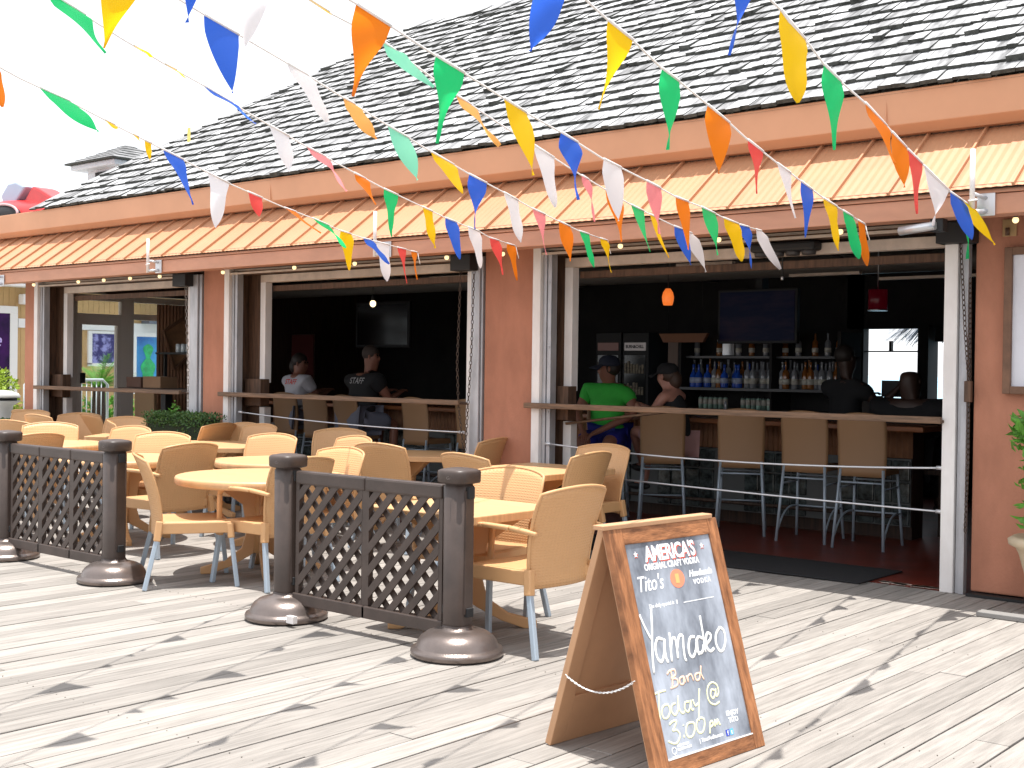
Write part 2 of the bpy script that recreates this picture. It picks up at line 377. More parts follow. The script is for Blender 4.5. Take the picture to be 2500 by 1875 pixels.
# right door track of the big opening, ropes
t = MB(); t.box(-3.118, -3.092, 8.29, 8.34, 0, 2.46).box(-3.09, -3.055, 8.27, 8.33, 0.0, 2.46)
B(t, 'door_track', M_alum, bev=0.002)
t = MB(); t.box(-7.60, -7.51, 8.33, 8.40, 0, 2.42); B(t, 'frame_trim', M_white, bev=0.003)
t = MB(); t.box(-7.50, -7.40, 8.27, 8.33, 0, 2.46).box(-7.395, -7.375, 8.29, 8.36, 0, 2.46); B(t, 'door_track', M_alum, bev=0.003)
t = MB(); t.box(-11.83, -11.73, 8.33, 8.40, 0, 2.42); B(t, 'frame_trim', M_white, bev=0.003)
t = MB(); t.box(-11.71, -11.57, 8.27, 8.33, 0, 2.46).box(-11.56, -11.52, 8.29, 8.36, 0, 2.46); B(t, 'door_track', M_alum, bev=0.003)
# upper outer rails over each opening
for a, b in ((-14.97, -11.8), (-11.0, -7.6), (-6.72, -3.0)):
    B(MB().box(a, b, 8.275, 8.31, 2.435, 2.455).box(a, b, 8.33, 8.36, 2.475, 2.492), 'upper_track', M_offw, bev=0.002)
    B(MB().box(a, b, 8.38, 8.48, 2.44, 2.50), 'track_cover', M_jamb)
# motor / hoist housings
for xx in (-11.75, -7.52, -3.10):
    B(MB().box(xx - 0.14, xx + 0.10, 8.16, 8.30, 2.33, 2.47), 'hoist_box', M_black, bev=0.006)
# chains: links
def chain(pts, pitch, r, wl, wr):
    mb = MB(); P = [Vector(p) for p in pts]; seg = []
    for a, b in zip(P, P[1:]):
        n = max(1, round((b - a).length / pitch)); seg += [a.lerp(b, i / n) for i in range(n)]
    seg.append(P[-1])
    for i in range(len(seg) - 1):
        a, b = seg[i], seg[i + 1]; d = (b - a).normalized(); s = Vector((1, -0.5, 0)).normalized() if i % 2 else Vector((0.5, 1, 0)).normalized()
        s = (s - d * s.dot(d)).normalized(); c = (a + b) / 2; ring = []
        for k in range(9):
            an = 2 * math.pi * k / 8; ring.append(c + d * math.cos(an) * wl + s * math.sin(an) * wr)
        mb.tube(ring, r, 5, cap=False)
    return mb
B(chain([(-3.10, 8.24, 2.33), (-3.06, 8.24, 1.75), (-3.03, 8.24, 1.42), (-3.02, 8.22, 0.9), (-3.03, 8.22, 0.42)], 0.034, 0.0034, 0.021, 0.011), 'hoist_chain', M_rust)
B(chain([(-3.04, 8.26, 2.1), (-3.03, 8.26, 1.4)], 0.034, 0.003, 0.021, 0.011), 'hoist_chain', M_rust)
B(MB().box(-3.055, -3.01, 8.22, 8.26, 1.28, 1.42), 'chain_clamp', M_jamb, bev=0.004)
B(chain([(-7.44, 8.24, 2.33), (-7.46, 8.24, 1.6), (-7.52, 8.24, 0.72)], 0.036, 0.0034, 0.022, 0.011), 'hoist_chain', M_rust)
B(chain([(-7.60, 8.24, 2.33), (-7.63, 8.24, 1.5), (-7.61, 8.24, 1.15), (-7.54, 8.24, 0.72)], 0.036, 0.0034, 0.022, 0.011), 'hoist_chain', M_rust)
B(chain([(-11.80, 8.28, 2.33), (-11.74, 8.28, 1.3), (-11.74, 8.28, 0.62)], 0.042, 0.004, 0.025, 0.012), 'hoist_chain', mat('galvanised_chain', (0.32, 0.28, 0.25), 0.5, metal=0.5))
# ledges (drink rails)
for a, b in ((-6.82, -3.20), (-11.10, -7.58), (-14.95, -11.8)):
    B(MB().box(a, b, 8.22, 8.50, 1.135, 1.155), 'ledge_top', M_jamb, bev=0.004)
    B(MB().box(a, b, 8.20, 8.24, 1.13, 1.176), 'ledge', M_ledge, bev=0.006)
# steel cables across the two right openings, with end fittings
def cable(x0, z0, x1, z1, sag, y0=8.30, y1=8.30):
    pts = []
    for i in range(21):
        t = i / 20; pts.append((x0 + (x1 - x0) * t, y0 + (y1 - y0) * t, z0 + (z1 - z0) * t - sag * 4 * t * (1 - t)))
    mb = MB().tube(pts, 0.0075, 6)
    for p in (pts[0], pts[-1]): mb.tube([(p[0] - 0.03, p[1], p[2]), (p[0] + 0.03, p[1], p[2])], 0.014, 8)
    B(mb, 'guard_cable', M_wire)
cable(-6.62, 0.83, -3.23, 0.83, 0.05); cable(-6.62, 0.60, -3.23, 0.535, 0.01)
cable(-10.82, 0.965, -7.62, 0.885, 0.025)
B(MB().tube([(-6.56, 8.46, 1.0), (-5.7, 8.9, 1.13)], 0.012, 6), 'ledge_brace', M_ledge)
# inside: floor, ceiling, walls
M_red = mat('oxblood_painted_floor', (0.14, 0.022, 0.013), 0.35, var=0.3, vscale=3, bump=0.05, bscale=10)
fl = tag(part(MB().box(-15.3, 1.0, 8.33, 14.6, -0.2, 0.004), 'floor', M_red), kind='structure')
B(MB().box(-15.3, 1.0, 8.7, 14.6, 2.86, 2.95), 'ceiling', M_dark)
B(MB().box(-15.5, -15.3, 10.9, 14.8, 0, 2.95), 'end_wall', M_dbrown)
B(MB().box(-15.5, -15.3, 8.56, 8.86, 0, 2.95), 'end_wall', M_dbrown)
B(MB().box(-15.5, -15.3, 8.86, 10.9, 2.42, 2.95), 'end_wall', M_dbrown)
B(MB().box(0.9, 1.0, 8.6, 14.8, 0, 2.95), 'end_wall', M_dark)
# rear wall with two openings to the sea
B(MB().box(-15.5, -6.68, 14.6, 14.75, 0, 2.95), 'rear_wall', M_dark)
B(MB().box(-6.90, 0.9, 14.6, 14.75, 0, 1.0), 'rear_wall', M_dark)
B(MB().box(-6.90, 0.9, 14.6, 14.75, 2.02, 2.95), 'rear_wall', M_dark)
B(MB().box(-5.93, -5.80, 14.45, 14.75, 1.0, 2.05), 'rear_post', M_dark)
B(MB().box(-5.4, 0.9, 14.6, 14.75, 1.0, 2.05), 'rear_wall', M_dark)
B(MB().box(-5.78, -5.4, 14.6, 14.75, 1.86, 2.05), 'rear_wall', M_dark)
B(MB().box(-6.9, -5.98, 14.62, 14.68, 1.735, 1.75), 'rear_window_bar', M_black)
B(MB().box(-6.36, -6.33, 14.62, 14.68, 1.75, 1.87), 'rear_window_bar', M_dbrown)
# ceiling beams / ducts inside
for yb in (9.6, 10.9, 12.3, 13.5): B(MB().box(-15.2, 0.8, yb, yb + 0.12, 2.62, 2.86), 'ceiling_beam', mat('beam_dark_grey', (0.085, 0.078, 0.07), 0.7, var=0.3, vscale=3))
for xb_ in (-13.2, -11.0, -8.8, -6.6, -4.4, -2.2): B(MB().box(xb_, xb_ + 0.09, 8.8, 14.5, 2.66, 2.84), 'ceiling_joist', MATS['beam_dark_grey'])
for a, b, yy, zz in ((-9.6, -8.7, 9.9, 2.44), (-6.4, -5.8, 9.9, 2.44), (-5.6, -4.9, 10.6, 2.36), (-12.6, -11.2, 9.9, 2.5), (-4.9, -3.9, 11.0, 2.33)):
    B(MB().box(a, b, yy, yy + 0.06, zz, zz + 0.025), 'light_strip', M_offw)
# glass door bay in the left end wall
M_frame = mat('taupe_door_frame', (0.66, 0.60, 0.54), 0.5)
M_glass = mat('clear_glass', (0.9, 0.95, 0.95), 0.02, trans=1.0)
def dbox(y0, y1, z0, z1, nm='door_frame', m=M_frame, x0=-15.34, x1=-15.26): B(MB().box(x0, x1, y0, y1, z0, z1), nm, m, bev=0.004)
dbox(8.88, 9.00, 0, 2.40); dbox(9.66, 9.86, 0, 2.40); dbox(10.72, 10.88, 0, 2.40)
dbox(9.00, 9.66, 2.32, 2.40); dbox(9.86, 10.72, 2.32, 2.40); dbox(9.00, 9.66, 1.99, 2.14); dbox(9.86, 10.72, 2.08, 2.16)
dbox(9.00, 9.07, 0.05, 1.99, 'glass_door'); dbox(9.60, 9.66, 0.05, 1.99, 'glass_door'); dbox(9.07, 9.60, 0.05, 0.30, 'glass_door')
B(MB().box(-15.305, -15.295, 9.07, 9.60, 0.30, 1.99), 'door_glass', M_glass)
B(MB().box(-15.305, -15.295, 9.0, 9.66, 2.14, 2.32).box(-15.305, -15.295, 9.86, 10.72, 2.16, 2.32).box(-15.305, -15.295, 9.86, 10.72, 0.3, 2.08), 'side_glass', M_glass)
B(MB().box(-15.24, -15.20, 9.03, 9.09, 1.20, 1.34), 'door_lock', M_black, bev=0.005)
# corrugated brown panel inside with a tilted crate frame
M_corr = mat('rust_brown_corrugated', (0.26, 0.115, 0.05), 0.6, var=0.25, vscale=3)
cp = MB()
for i in range(17):
    y0 = 10.16 + i * 0.055; cp.prism([(0, 0), (0.0275, 0.02), (0.055, 0)], 2.26, Matrix(((0, 1, 0, -15.16), (1, 0, 0, y0), (0, 0, 1, 0.05), (0, 0, 0, 1))))
B(cp, 'corrugated_panel', M_corr)
M_crate = mat('pale_crate_wood', (0.34, 0.18, 0.09), 0.7, var=0.25, vscale=8)
cf = MB()
q = [(-15.08, 10.22, 1.93), (-15.08, 10.56, 2.13), (-15.08, 10.76, 1.70), (-15.08, 10.40, 1.40)]
for a, b in zip(q, q[1:] + q[:1]): cf.bar(a, b, 0.03, 0.05, (1, 0, 0))
crate = thing('hanging_crate', 'wooden crate hung tilted on the brown corrugated panel', 'crate', (-15.08, 10.48, 1.75))
part(cf, 'crate_frame', mat('crate_rail_wood', (0.20, 0.10, 0.055), 0.7), crate, world=True)
part(MB().add([Vector(p) - Vector((0.02, 0, 0)) for p in q] + [Vector(p) - Vector((0.035, 0, 0)) for p in q], [(0, 1, 2, 3), (7, 6, 5, 4)]), 'crate_bottom', M_crate, crate, world=True)
# ------------------------------------------------------------ chairs (local frame: sitter faces +y)
def back_fn(w0, w1, z0, z1, lean, arch, wrap, y0):
    def fn(u, v):
        s = (u - 0.5) * 2
        half = (w0 + (w1 - w0) * v ** 0.8) / 2
        corner = 1 - 0.05 * max(0, v - 0.8) * 5 * abs(s) ** 6
        x = s * half * corner
        z = z0 + (z1 - z0 - arch * s * s) * v
        y = y0 - lean * (v ** 1.4) + wrap * (s * s) * (0.55 + 0.45 * v) + 0.018 * math.sin(v * math.pi) 
        return Vector((x, y, z))
    return fn
def make_chair(arms, name='patio_chair'):
    t = thing(name, 'x', 'chair')
    ap = MB()
    # seat shell with lip
    def sf(u, v):
        s = (u - 0.5) * 2; x = s * (0.235 + 0.02 * v)
        dip = -0.018 * (1 - s * s) * math.sin(math.pi * min(1, v * 1.1))
        roll = -0.02 * max(0, (v - 0.85) / 0.15) ** 2
        return Vector((x, -0.215 + 0.45 * v, 0.425 + dip + roll))
    ap.smooth = True; ap.shell(sf, 12, 10, 0.014)
    part(ap, 'seat', M_weave, t)
    fr = MB()
    for a, b in (((-0.245, -0.22), (-0.265, 0.235)), ((0.245, -0.22), (0.265, 0.235))):
        fr.bar((*a, 0.392), (*b, 0.392), 0.022, 0.075)
    fr.bar((-0.255, 0.23, 0.385), (0.255, 0.23, 0.385), 0.022, 0.066)
    fr.bar((-0.235, -0.215, 0.385), (0.235, -0.215, 0.385), 0.022, 0.06)
    for sx in (-1, 1):
        fr.bar((sx * 0.25, -0.222, 0.44), (sx * 0.263, -0.238, 0.31), 0.042, 0.046, (0, 1, 0))
        fr.bar((sx * 0.258, 0.225, 0.42), (sx * 0.268, 0.235, 0.32), 0.040, 0.044, (0, 1, 0))
    part(fr, 'seat_frame', M_resin, t, bev=0.008)
    bk = MB(); bk.smooth = True
    bk.shell(back_fn(0.455, 0.545, 0.335, 0.862, 0.125, 0.036, 0.070, -0.250), 18, 14, 0.012)
    part(bk, 'backrest', M_weave, t)
    rim = MB(); fn = back_fn(0.455, 0.545, 0.335, 0.862, 0.125, 0.036, 0.070, -0.250)
    pts = [fn(0, v / 8) for v in range(0, 9)] + [fn(u / 14, 1) for u in range(1, 14)] + [fn(1, v / 8) for v in range(8, -1, -1)]
    rim.tube(pts, 0.0095, 6)
    part(rim, 'back_rim', M_resin, t)
    for sx in (-1, 1):
        for p, q in (((sx * 0.262, -0.238, 0.325), (sx * 0.298, -0.315, 0.0)), ((sx * 0.266, 0.235, 0.33), (sx * 0.292, 0.275, 0.0))):
            lg = MB().bar(p, q, 0.030, 0.030, (0, 1, 0)); part(lg, 'leg', M_leg, t, bev=0.005)
    if arms:
        for sx in (-1, 1):
            ar = MB(); ar.smooth = True
            pts = [(sx * 0.262, -0.285, 0.625), (sx * 0.285, -0.12, 0.645), (sx * 0.29, 0.06, 0.648), (sx * 0.283, 0.19, 0.64), (sx * 0.276, 0.225, 0.60), (sx * 0.27, 0.235, 0.40)]
            for (a, b), (wd, hh) in zip(zip(pts, pts[1:]), ((0.040, 0.024), (0.046, 0.024), (0.044, 0.024), (0.036, 0.026), (0.034, 0.026))):
                ar.bar(a, b, wd, hh, (0, 0, 1) if abs(a[2] - b[2]) < 0.1 else (0, 1, 0))
            part(ar, 'armrest', M_resin, t, bev=0.008)
    return t
armchair = make_chair(True); sidechair = make_chair(False)
used = set()
def place_chair(proto, x, y, deg, label, z=0, back=None):
    """x,y: seat centre, deg: direction the sitter looks, measured from +x"""
    o = proto if proto.name not in used else copy_tree(proto)
    used.add(proto.name); used.add(o.name)
    o.location = (x, y, z); o.rotation_euler = (0, 0, R(deg - 90)); tag(o, label, 'chair', 'tan resin patio chairs on the deck'); return o
A_, S_ = armchair, sidechair
def from_back(bx, by, deg, k=0.335):   # position given the top of the back
    f = min(1.037, 8.18 / by); bx *= f; by *= f
    return bx + k * math.cos(R(deg)), by + k * math.sin(R(deg))
CH = [
 (A_, *from_back(-3.75, 4.95, 178), 178, 'nearest tan armchair, back to the sandwich board, at the square table'),
 (S_, *from_back(-5.24, 7.10, 183), 183, 'tan chair directly behind the nearest armchair, side-on to the oblong table'),
 (S_, *from_back(-5.87, 8.10, -92), 268, 'tan chair in roof shade before the big opening, near the man in green'),
 (A_, *from_back(-4.70, 5.55, -85), 275, 'sunlit armchair on the far side of the nearest square table, crossed by a shadow'),
 (S_, *from_back(-5.73, 6.24, 82), 82, 'tan chair seen from behind left of the oblong table, above a barrier post'),
 (S_, *from_back(-6.86, 7.92, 190), 190, 'brown shaded chair standing against the pier between the two right openings'),
 (A_, *from_back(-6.66, 6.02, -92), 268, 'sunlit chair on the far side of the front round table, right of the post cap'),
 (S_, *from_back(-7.72, 7.12, -98), 262, 'sunlit chair in front of the corner-on table near the middle opening'),
 (S_, *from_back(-6.93, 6.60, 95), 95, 'tan chair back to back with the one at the front round table'),
 (S_, *from_back(-8.95, 8.05, -60), 300, 'tan chair under the eave below the middle opening cable, its edge in the sun'),
 (A_, *from_back(-8.40, 6.80, -76), 284, 'sunlit armchair directly behind the second round table'),
 (S_, *from_back(-9.90, 7.86, -88), 272, 'sunlit chair below the left end of the middle opening'),
 (S_, *from_back(-10.28, 7.65, 192), 192, 'shaded orange-brown chair end-on beside the long table, right of the hedge'),
 (S_, *from_back(-11.00, 8.50, -85), 275, 'tan chair whose top peeks up at the foot of the middle opening'),
 (A_, *from_back(-9.12, 6.20, -62), 298, 'large sunlit chair just right of the left barrier post cap'),
 (A_, *from_back(-7.73, 5.50, 183), 183, 'chair seen from behind between the two round tables, behind the turned chair'),
 (S_, -7.07, 5.02, 60, 'chair turned sideways at the front round table, its grey legs in view'),
 (A_, *from_back(-6.10, 5.20, 180), 180, 'chair pushed in on the right of the front round table, hidden by the barrier post'),
 (S_, *from_back(-12.10, 7.75, -65), 295, 'sunlit chair left of the hedge at the end of the far table'),
 (S_, *from_back(-13.35, 8.02, 85), 85, 'tall tan chair back below the glass door of the left opening'),
 (S_, *from_back(-11.35, 7.08, 60), 60, 'tan chair back turned away, tucked left of the sunlit chair near the hedge'),
 (A_, *from_back(-10.20, 6.60, -80), 280, 'small sunlit chair just above the left barrier post cap'),
 (A_, *from_back(-11.25, 6.36, -35), 325, 'broad sunlit chair behind the left barrier rail'),
 (S_, *from_back(-15.0, 8.10, 100), 100, 'far tan chair with curved rim in front of the hedge at the left edge'),
 (S_, *from_back(-15.9, 8.72, -60), 300, 'pinkish-tan shaded chair by the left frame of the left opening'),
 (S_, *from_back(-13.15, 7.25, 95), 95, 'tan chair with its back to the far left table, behind the left barrier'),
 (S_, *from_back(-13.95, 8.28, -50), 310, 'pale sunlit chair just below the glass door'),
 (S_, *from_back(-11.95, 6.30, 110), 110, 'tan chair back at the left picture edge above the barrier post'),
 (S_, *from_back(-9.55, 5.30, 185), 185, 'tan chair at the left picture edge beside the far end of the left barrier'),
]
for c in CH: place_chair(*c)

# ------------------------------------------------------------ tables
def make_table(name, shape, sx, sy, label):
    t = thing(name, label, 'table', group=None)
    tp = MB()
    if shape == 'round':
        r = sx; tp.lathe([(r - 0.035, 0.625), (r - 0.006, 0.632), (r, 0.645), (r, 0.672), (r - 0.006, 0.683), (r - 0.02, 0.687)], (0, 0, 0), 56)
    else:
        n = 6; cr = 0.05; pts = []
        for cx, cy, a0 in ((sx - cr, sy - cr, 0), (-sx + cr, sy - cr, 90), (-sx + cr, -sy + cr, 180), (sx - cr, -sy + cr, 270)):
            for i in range(n): a = R(a0 + 90 * i / (n - 1)); pts.append((cx + cr * math.cos(a), cy + cr * math.sin(a)))
        tp.prism(pts, 0.047, None, 0.640)
    part(tp, 'tabletop', M_table, t, bev=0.006 if shape != 'round' else 0)
    cn_ = MB()
    ft = 0.40 if shape == 'round' else min(sx, 0.42)
    for k in range(4):
        a = R(45 + 90 * k); M = Rz(a)
        # curved bracket leg profile in (r,z)
        pr = [(0.0, 0.60), (0.30, 0.630), (0.30, 0.610), (0.115, 0.48), (0.085, 0.30), (0.12, 0.17), (0.24, 0.085), (ft, 0.045), (ft, 0.0), (ft - 0.07, 0.0), (0.20, 0.045), (0.06, 0.12), (0.0, 0.16)]
        Mp = M @ Matrix(((1, 0, 0, 0.018), (0, 0, -1, 0.022), (0, 1, 0, 0), (0, 0, 0, 1)))
        mb = MB().prism(pr, 0.044, Mp); part(mb, 'pedestal_leg', M_resin, t, bev=0.006)
    cn_.lathe([(0.06, 0.14), (0.055, 0.3), (0.055, 0.56), (0.10, 0.62), (0.30, 0.632)], (0, 0, 0), 16); part(cn_, 'pedestal_column', M_resin, t)
    t['group'] = 'tan resin patio tables'
    return t
def put(o, x, y, rz=0): o.location = (x, y, 0); o.rotation_euler = (0, 0, R(rz)); return o
T1 = put(make_table('round_table', 'round', 0.60, 0, 'front round table, left of the middle barrier post'), -7.05, 5.60, 12)
T2 = put(make_table('round_table', 'round', 0.53, 0, 'second round table, right behind the front one'), -8.10, 6.62, 30)
T3 = put(make_table('round_table', 'round', 0.53, 0, 'round table glimpsed right of the left barrier post'), -9.15, 5.82, 20)
T0 = put(make_table('round_table', 'round', 0.60, 0, 'round table behind the left barrier rail'), -11.28, 6.29, 8)
T6 = put(make_table('square_table', 'rect', 0.40, 0.39, 'square table between the lattice barrier and the nearest armchair'), -4.72, 5.17, 0)
T5 = put(make_table('rectangular_table', 'rect', 0.43, 0.58, 'sunlit oblong table in front of the narrow pier'), -6.14, 7.46, 0)
T4 = put(make_table('square_table', 'rect', 0.44, 0.44, 'half shaded table standing corner-on before the middle opening'), -8.05, 8.0, 38)
T7 = put(make_table('rectangular_table', 'rect', 0.42, 0.60, 'long sunlit table in front of the shaded orange-brown chair'), -10.2, 7.40, 48)
T8 = put(make_table('rectangular_table', 'rect', 0.42, 0.60, 'far table reaching to the clipped hedge'), -12.1, 7.9, 40)
T9 = put(make_table('round_table', 'round', 0.55, 0, 'farthest round table at the left picture edge'), -14.4, 7.5, 0)
# small white bag tag / things on the base
# ------------------------------------------------------------ lattice barriers
def make_barrier(label, x0, x1, n, name='lattice_barrier', y=4.66):
    W = x1 - x0; t = thing(name, label, 'barrier', (x0, y, 0), 0, 'dark brown lattice barriers')
    for x in (0, W):
        d = MB(); d.lathe([(0.228, 0.006), (0.236, 0.012), (0.238, 0.030), (0.232, 0.042), (0.214, 0.047), (0.210, 0.054), (0.203, 0.075), (0.186, 0.099), (0.158, 0.119), (0.120, 0.132), (0.085, 0.139), (0.080, 0.150)], (x, 0, 0), 48)
        part(d, 'weighted_base', M_dome, t)
        rb = MB().lathe([(0.218, 0.0), (0.224, 0.004), (0.224, 0.010)], (x, 0, 0.0), 40); part(rb, 'base_ring', M_rub, t)
        cl = MB().lathe([(0.074, 0.136), (0.078, 0.142), (0.078, 0.156), (0.066, 0.160)], (x, 0, 0), 24); part(cl, 'base_collar', M_brown, t)
        ps = MB(); ps.lathe([(0.066, 0.150), (0.068, 0.165), (0.070, 0.86), (0.064, 0.863), (0.064, 0.875), (0.062, 0.88)], (x, 0, 0), 32, sq=2.8)
        for s in (-1, 1): ps.box(x + s * 0.068 - 0.008, x + s * 0.068 + 0.008, -0.03, 0.03, 0.22, 0.84)
        p_ = part(ps, 'post', M_brown, t, bev=0.0)
        cp_ = MB().lathe([(0.066, 0.872), (0.088, 0.878), (0.092, 0.884), (0.093, 0.93), (0.09, 0.94), (0.078, 0.946), (0.04, 0.953), (0.001, 0.956)], (x, 0, 0), 40, sq=4); part(cp_, 'post_cap', M_brown, p_)
        Mt = Matrix.Translation((x, 0, 0)) @ Rz(R(28)) @ Matrix.Translation((0, -0.0945, 0.899)) @ Matrix.Rotation(R(90), 4, 'X')
        tx = text_mb('Grosfillex', 0.022, Mt, 0.001); part(tx, 'cap_lettering', mat('worn_edge_brown', (0.16, 0.13, 0.12), 0.5), p_)
        for s in (-1, 1):
            for za, zb_ in ((0.80, 0.86), (0.205, 0.25)): part(MB().box(x + s * 0.078 - 0.012, x + s * 0.078 + 0.012, -0.022, 0.022, za, zb_), 'hinge_socket', M_rub, p_, bev=0.003)
    a, b = 0.095, W - 0.095; pw = (b - a) / n
    for i in range(n):
        u0, u1 = a + i * pw, a + (i + 1) * pw
        part(MB().box(u0 + 0.001, u1 - 0.001, -0.028, 0.028, 0.785, 0.862), 'top_rail', M_brown, t, bev=0.012)
        part(MB().box(u0 - 0.014, u1 + 0.012, -0.030, 0.030, 0.098, 0.165), 'bottom_rail', M_brown, t, bev=0.006)
        pn = MB(); zb, zt = 0.16, 0.79; e = 0.028
        pn.box(u0, u0 + e, -0.018, 0.018, zb, zt).box(u1 - e, u1, -0.018, 0.018, zb, zt)
        # slats clipped to the panel opening
        X0, X1, Z0, Z1 = u0 + e - 0.004, u1 - e + 0.004, zb + 0.002, zt
        def clip_slats(slope, yA, yB, wdt, pitch):
            c = -2.0
            dz = wdt * math.sqrt(1 + slope * slope)
            while c < 3:
                # band: c <= z - slope*x < c+dz
                poly = [(X0, Z0), (X1, Z0), (X1, Z1), (X0, Z1)]
                for sgn, k in ((1, c), (-1, c + dz)):
                    out = []
                    for j in range(len(poly)):
                        p, q = poly[j], poly[(j + 1) % len(poly)]
                        fp = sgn * (p[1] - slope * (p[0] - u0) - k); fq = sgn * (q[1] - slope * (q[0] - u0) - k)
                        if fp >= 0: out.append(p)
                        if fp * fq < 0: tt = fp / (fp - fq); out.append((p[0] + (q[0] - p[0]) * tt, p[1] + (q[1] - p[1]) * tt))
                    poly = out
                    if len(poly) < 3: break
                if len(poly) >= 3: pn.prism(poly, yB - yA, Matrix(((1, 0, 0, 0), (0, 0, -1, yB), (0, 1, 0, 0), (0, 0, 0, 1))))
                c += pitch
        sl_ = 1.03
        clip_slats(sl_, -0.019, -0.009, 0.041, 0.121)
        clip_slats(-sl_, 0.008, 0.018, 0.036, 0.121)
        part(pn, 'lattice_panel', M_brown, t)
    return t
make_barrier('dark brown lattice barrier in the centre, two panels between domed bases', -5.63, -4.29, 2)
make_barrier('dark brown lattice barrier at the left, three panels', -8.86, -7.42, 3)
tagm = MB().box(-5.44, -5.38, 4.50, 4.53, 0.025, 0.065, )
tag(part(tagm, 'paper_tag', M_white), 'crumpled white paper tag stuck against the left domed base of the centre barrier', 'tag')

# ------------------------------------------------------------ sandwich board
M_swood = mat('weathered_orange_wood', (0.36, 0.13, 0.042), 0.55, var=0.6, vscale=9, stretch=(1, 6, 1), bump=0.25, bscale=35, col2=(0.46, 0.19, 0.075), lo=0.3, hi=0.7)
M_hard = mat('tan_hardboard', (0.50, 0.28, 0.15), 0.6, var=0.06, vscale=4)
M_chalkb = mat('chalk_and_glare_board', (0.07, 0.08, 0.10), 0.28, var=0.0, vscale=1.7, stretch=(2.5, 2.5, 1.1), col2=(0.42, 0.46, 0.53), lo=0.34, hi=0.64, detail=5)  # pale bluish mix paints sky glare into the colour, along with chalk smears
M_chalk = mat('white_chalk', (0.95, 0.95, 0.92), 0.9); M_chalky = mat('pale_yellow_chalk', (0.93, 0.93, 0.55), 0.9); M_chalko = mat('orange_chalk', (0.95, 0.62, 0.45), 0.9)
M_print = mat('printed_white', (0.93, 0.93, 0.95), 0.6); M_redp = mat('printed_red', (0.65, 0.09, 0.05), 0.6); M_org = mat('printed_coral', (0.85, 0.25, 0.14), 0.6)
BLc = Vector((-2.44, 3.69, 0)); BRc = Vector((-2.375, 4.32, 0)); wv = (BRc - BLc); PW = wv.length; wv.normalize()
nv_ = Vector((wv.y, -wv.x, 0))
TLc = BLc - nv_ * 0.255 + Vector((0, 0, 0.865)); upv = (TLc - BLc).normalized(); Nn = wv.cross(upv)
SB = thing('sandwich_board', 'wooden sandwich board with black panel hazed with chalk smears and painted sky glare announcing a band, nearest to the camera', 'sandwich board', (-2.7, 4.0, 0))
PM = Matrix((wv, upv, Nn)).transposed().to_4x4(); PM.translation = BLc
def sbx(u0, u1, v0, v1, a, b): return MB().box(u0, u1, v0, v1, a, b, PM)
U0, U1, V0, V1 = 0.018, 0.672, 0.0, 0.905; IU0, IU1, IV0, IV1 = 0.096, 0.610, 0.056, 0.842
f1 = part(sbx(U0, IU0, V0, V1, -0.030, 0.0), 'front_frame', M_swood, SB, world=True, bev=0.003)
part(sbx(IU1, U1, V0, V1, -0.030, 0.0), 'front_frame', M_swood, SB, world=True, bev=0.003)
M_swoodh = mat('weathered_orange_wood_across', (0.36, 0.13, 0.042), 0.55, var=0.6, vscale=9, stretch=(1, 1, 5), bump=0.25, bscale=35, col2=(0.46, 0.19, 0.075), lo=0.3, hi=0.7)
part(sbx(IU0, IU1, IV1, V1, -0.029, -0.001), 'front_frame', M_swoodh, SB, world=True, bev=0.003)
part(sbx(IU0, IU1, V0, IV0, -0.029, -0.001), 'front_frame', M_swoodh, SB, world=True, bev=0.003)
part(sbx(U0 + 0.01, U1 - 0.01, V0 + 0.01, V1 - 0.01, -0.040, -0.031), 'front_backing', M_hard, SB, world=True)
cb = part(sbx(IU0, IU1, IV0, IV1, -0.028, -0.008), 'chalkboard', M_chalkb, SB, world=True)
part(sbx(IU0, IU1, IV0, IV0 + 0.004, -0.008, 0.0), 'panel_lip', M_white, SB, world=True)
# rear panel
RLc = Vector((-2.985, 3.78, 0)); RT = TLc + Vector((-0.032, 0, 0.0)); upr = (RT - RLc); upr -= wv * upr.dot(wv); upr.normalize(); Nr = wv.cross(upr)
RM = Matrix((wv, upr, Nr)).transposed().to_4x4(); RM.translation = RLc - wv * 0.0
hgt = (RT - RLc).length
def rbx(u0, u1, v0, v1, a, b): return MB().box(u0, u1, v0, v1, a, b, RM)
for a in ((0.0, 0.075, 0, hgt), (0.575, 0.65, 0, hgt)): part(rbx(*a, -0.03, 0.0), 'rear_frame', M_hard, SB, world=True, bev=0.003)
for a in ((0.075, 0.575, 0, 0.20), (0.075, 0.575, hgt - 0.07, hgt)): part(rbx(*a, -0.029, -0.001), 'rear_frame', M_hard, SB, world=True, bev=0.003)
part(rbx(0.075, 0.575, 0.20, hgt - 0.07, -0.022, -0.012), 'rear_board', M_hard, SB, world=True)
part(MB().bar(TLc + Vector((-0.022, -0.012, 0.010)), TLc + wv * 0.645 + Vector((-0.022, 0, 0.010)), 0.05, 0.018), 'top_hinge_rail', M_hard, SB, world=True, bev=0.003)
for u in (0.05, 0.60):
    for MM in (PM, RM): part(MB().box(u, u + 0.035, -0.012, 0.0, -0.028, -0.006, MM), 'rubber_foot', M_rub, SB, world=True)
ca_ = PM @ Vector((0.02, 0.355, -0.015)); cbn = RM @ Vector((0.0, 0.30, -0.01))
pts = [ca_.lerp(cbn, i / 12) + Vector((0, 0, -0.055 * 4 * (i / 12) * (1 - i / 12))) for i in range(13)]
part(chain(pts, 0.0105, 0.0018, 0.0075, 0.0042), 'stay_chain', mat('white_chain', (0.75, 0.75, 0.74), 0.35, metal=0.3), SB, world=True)
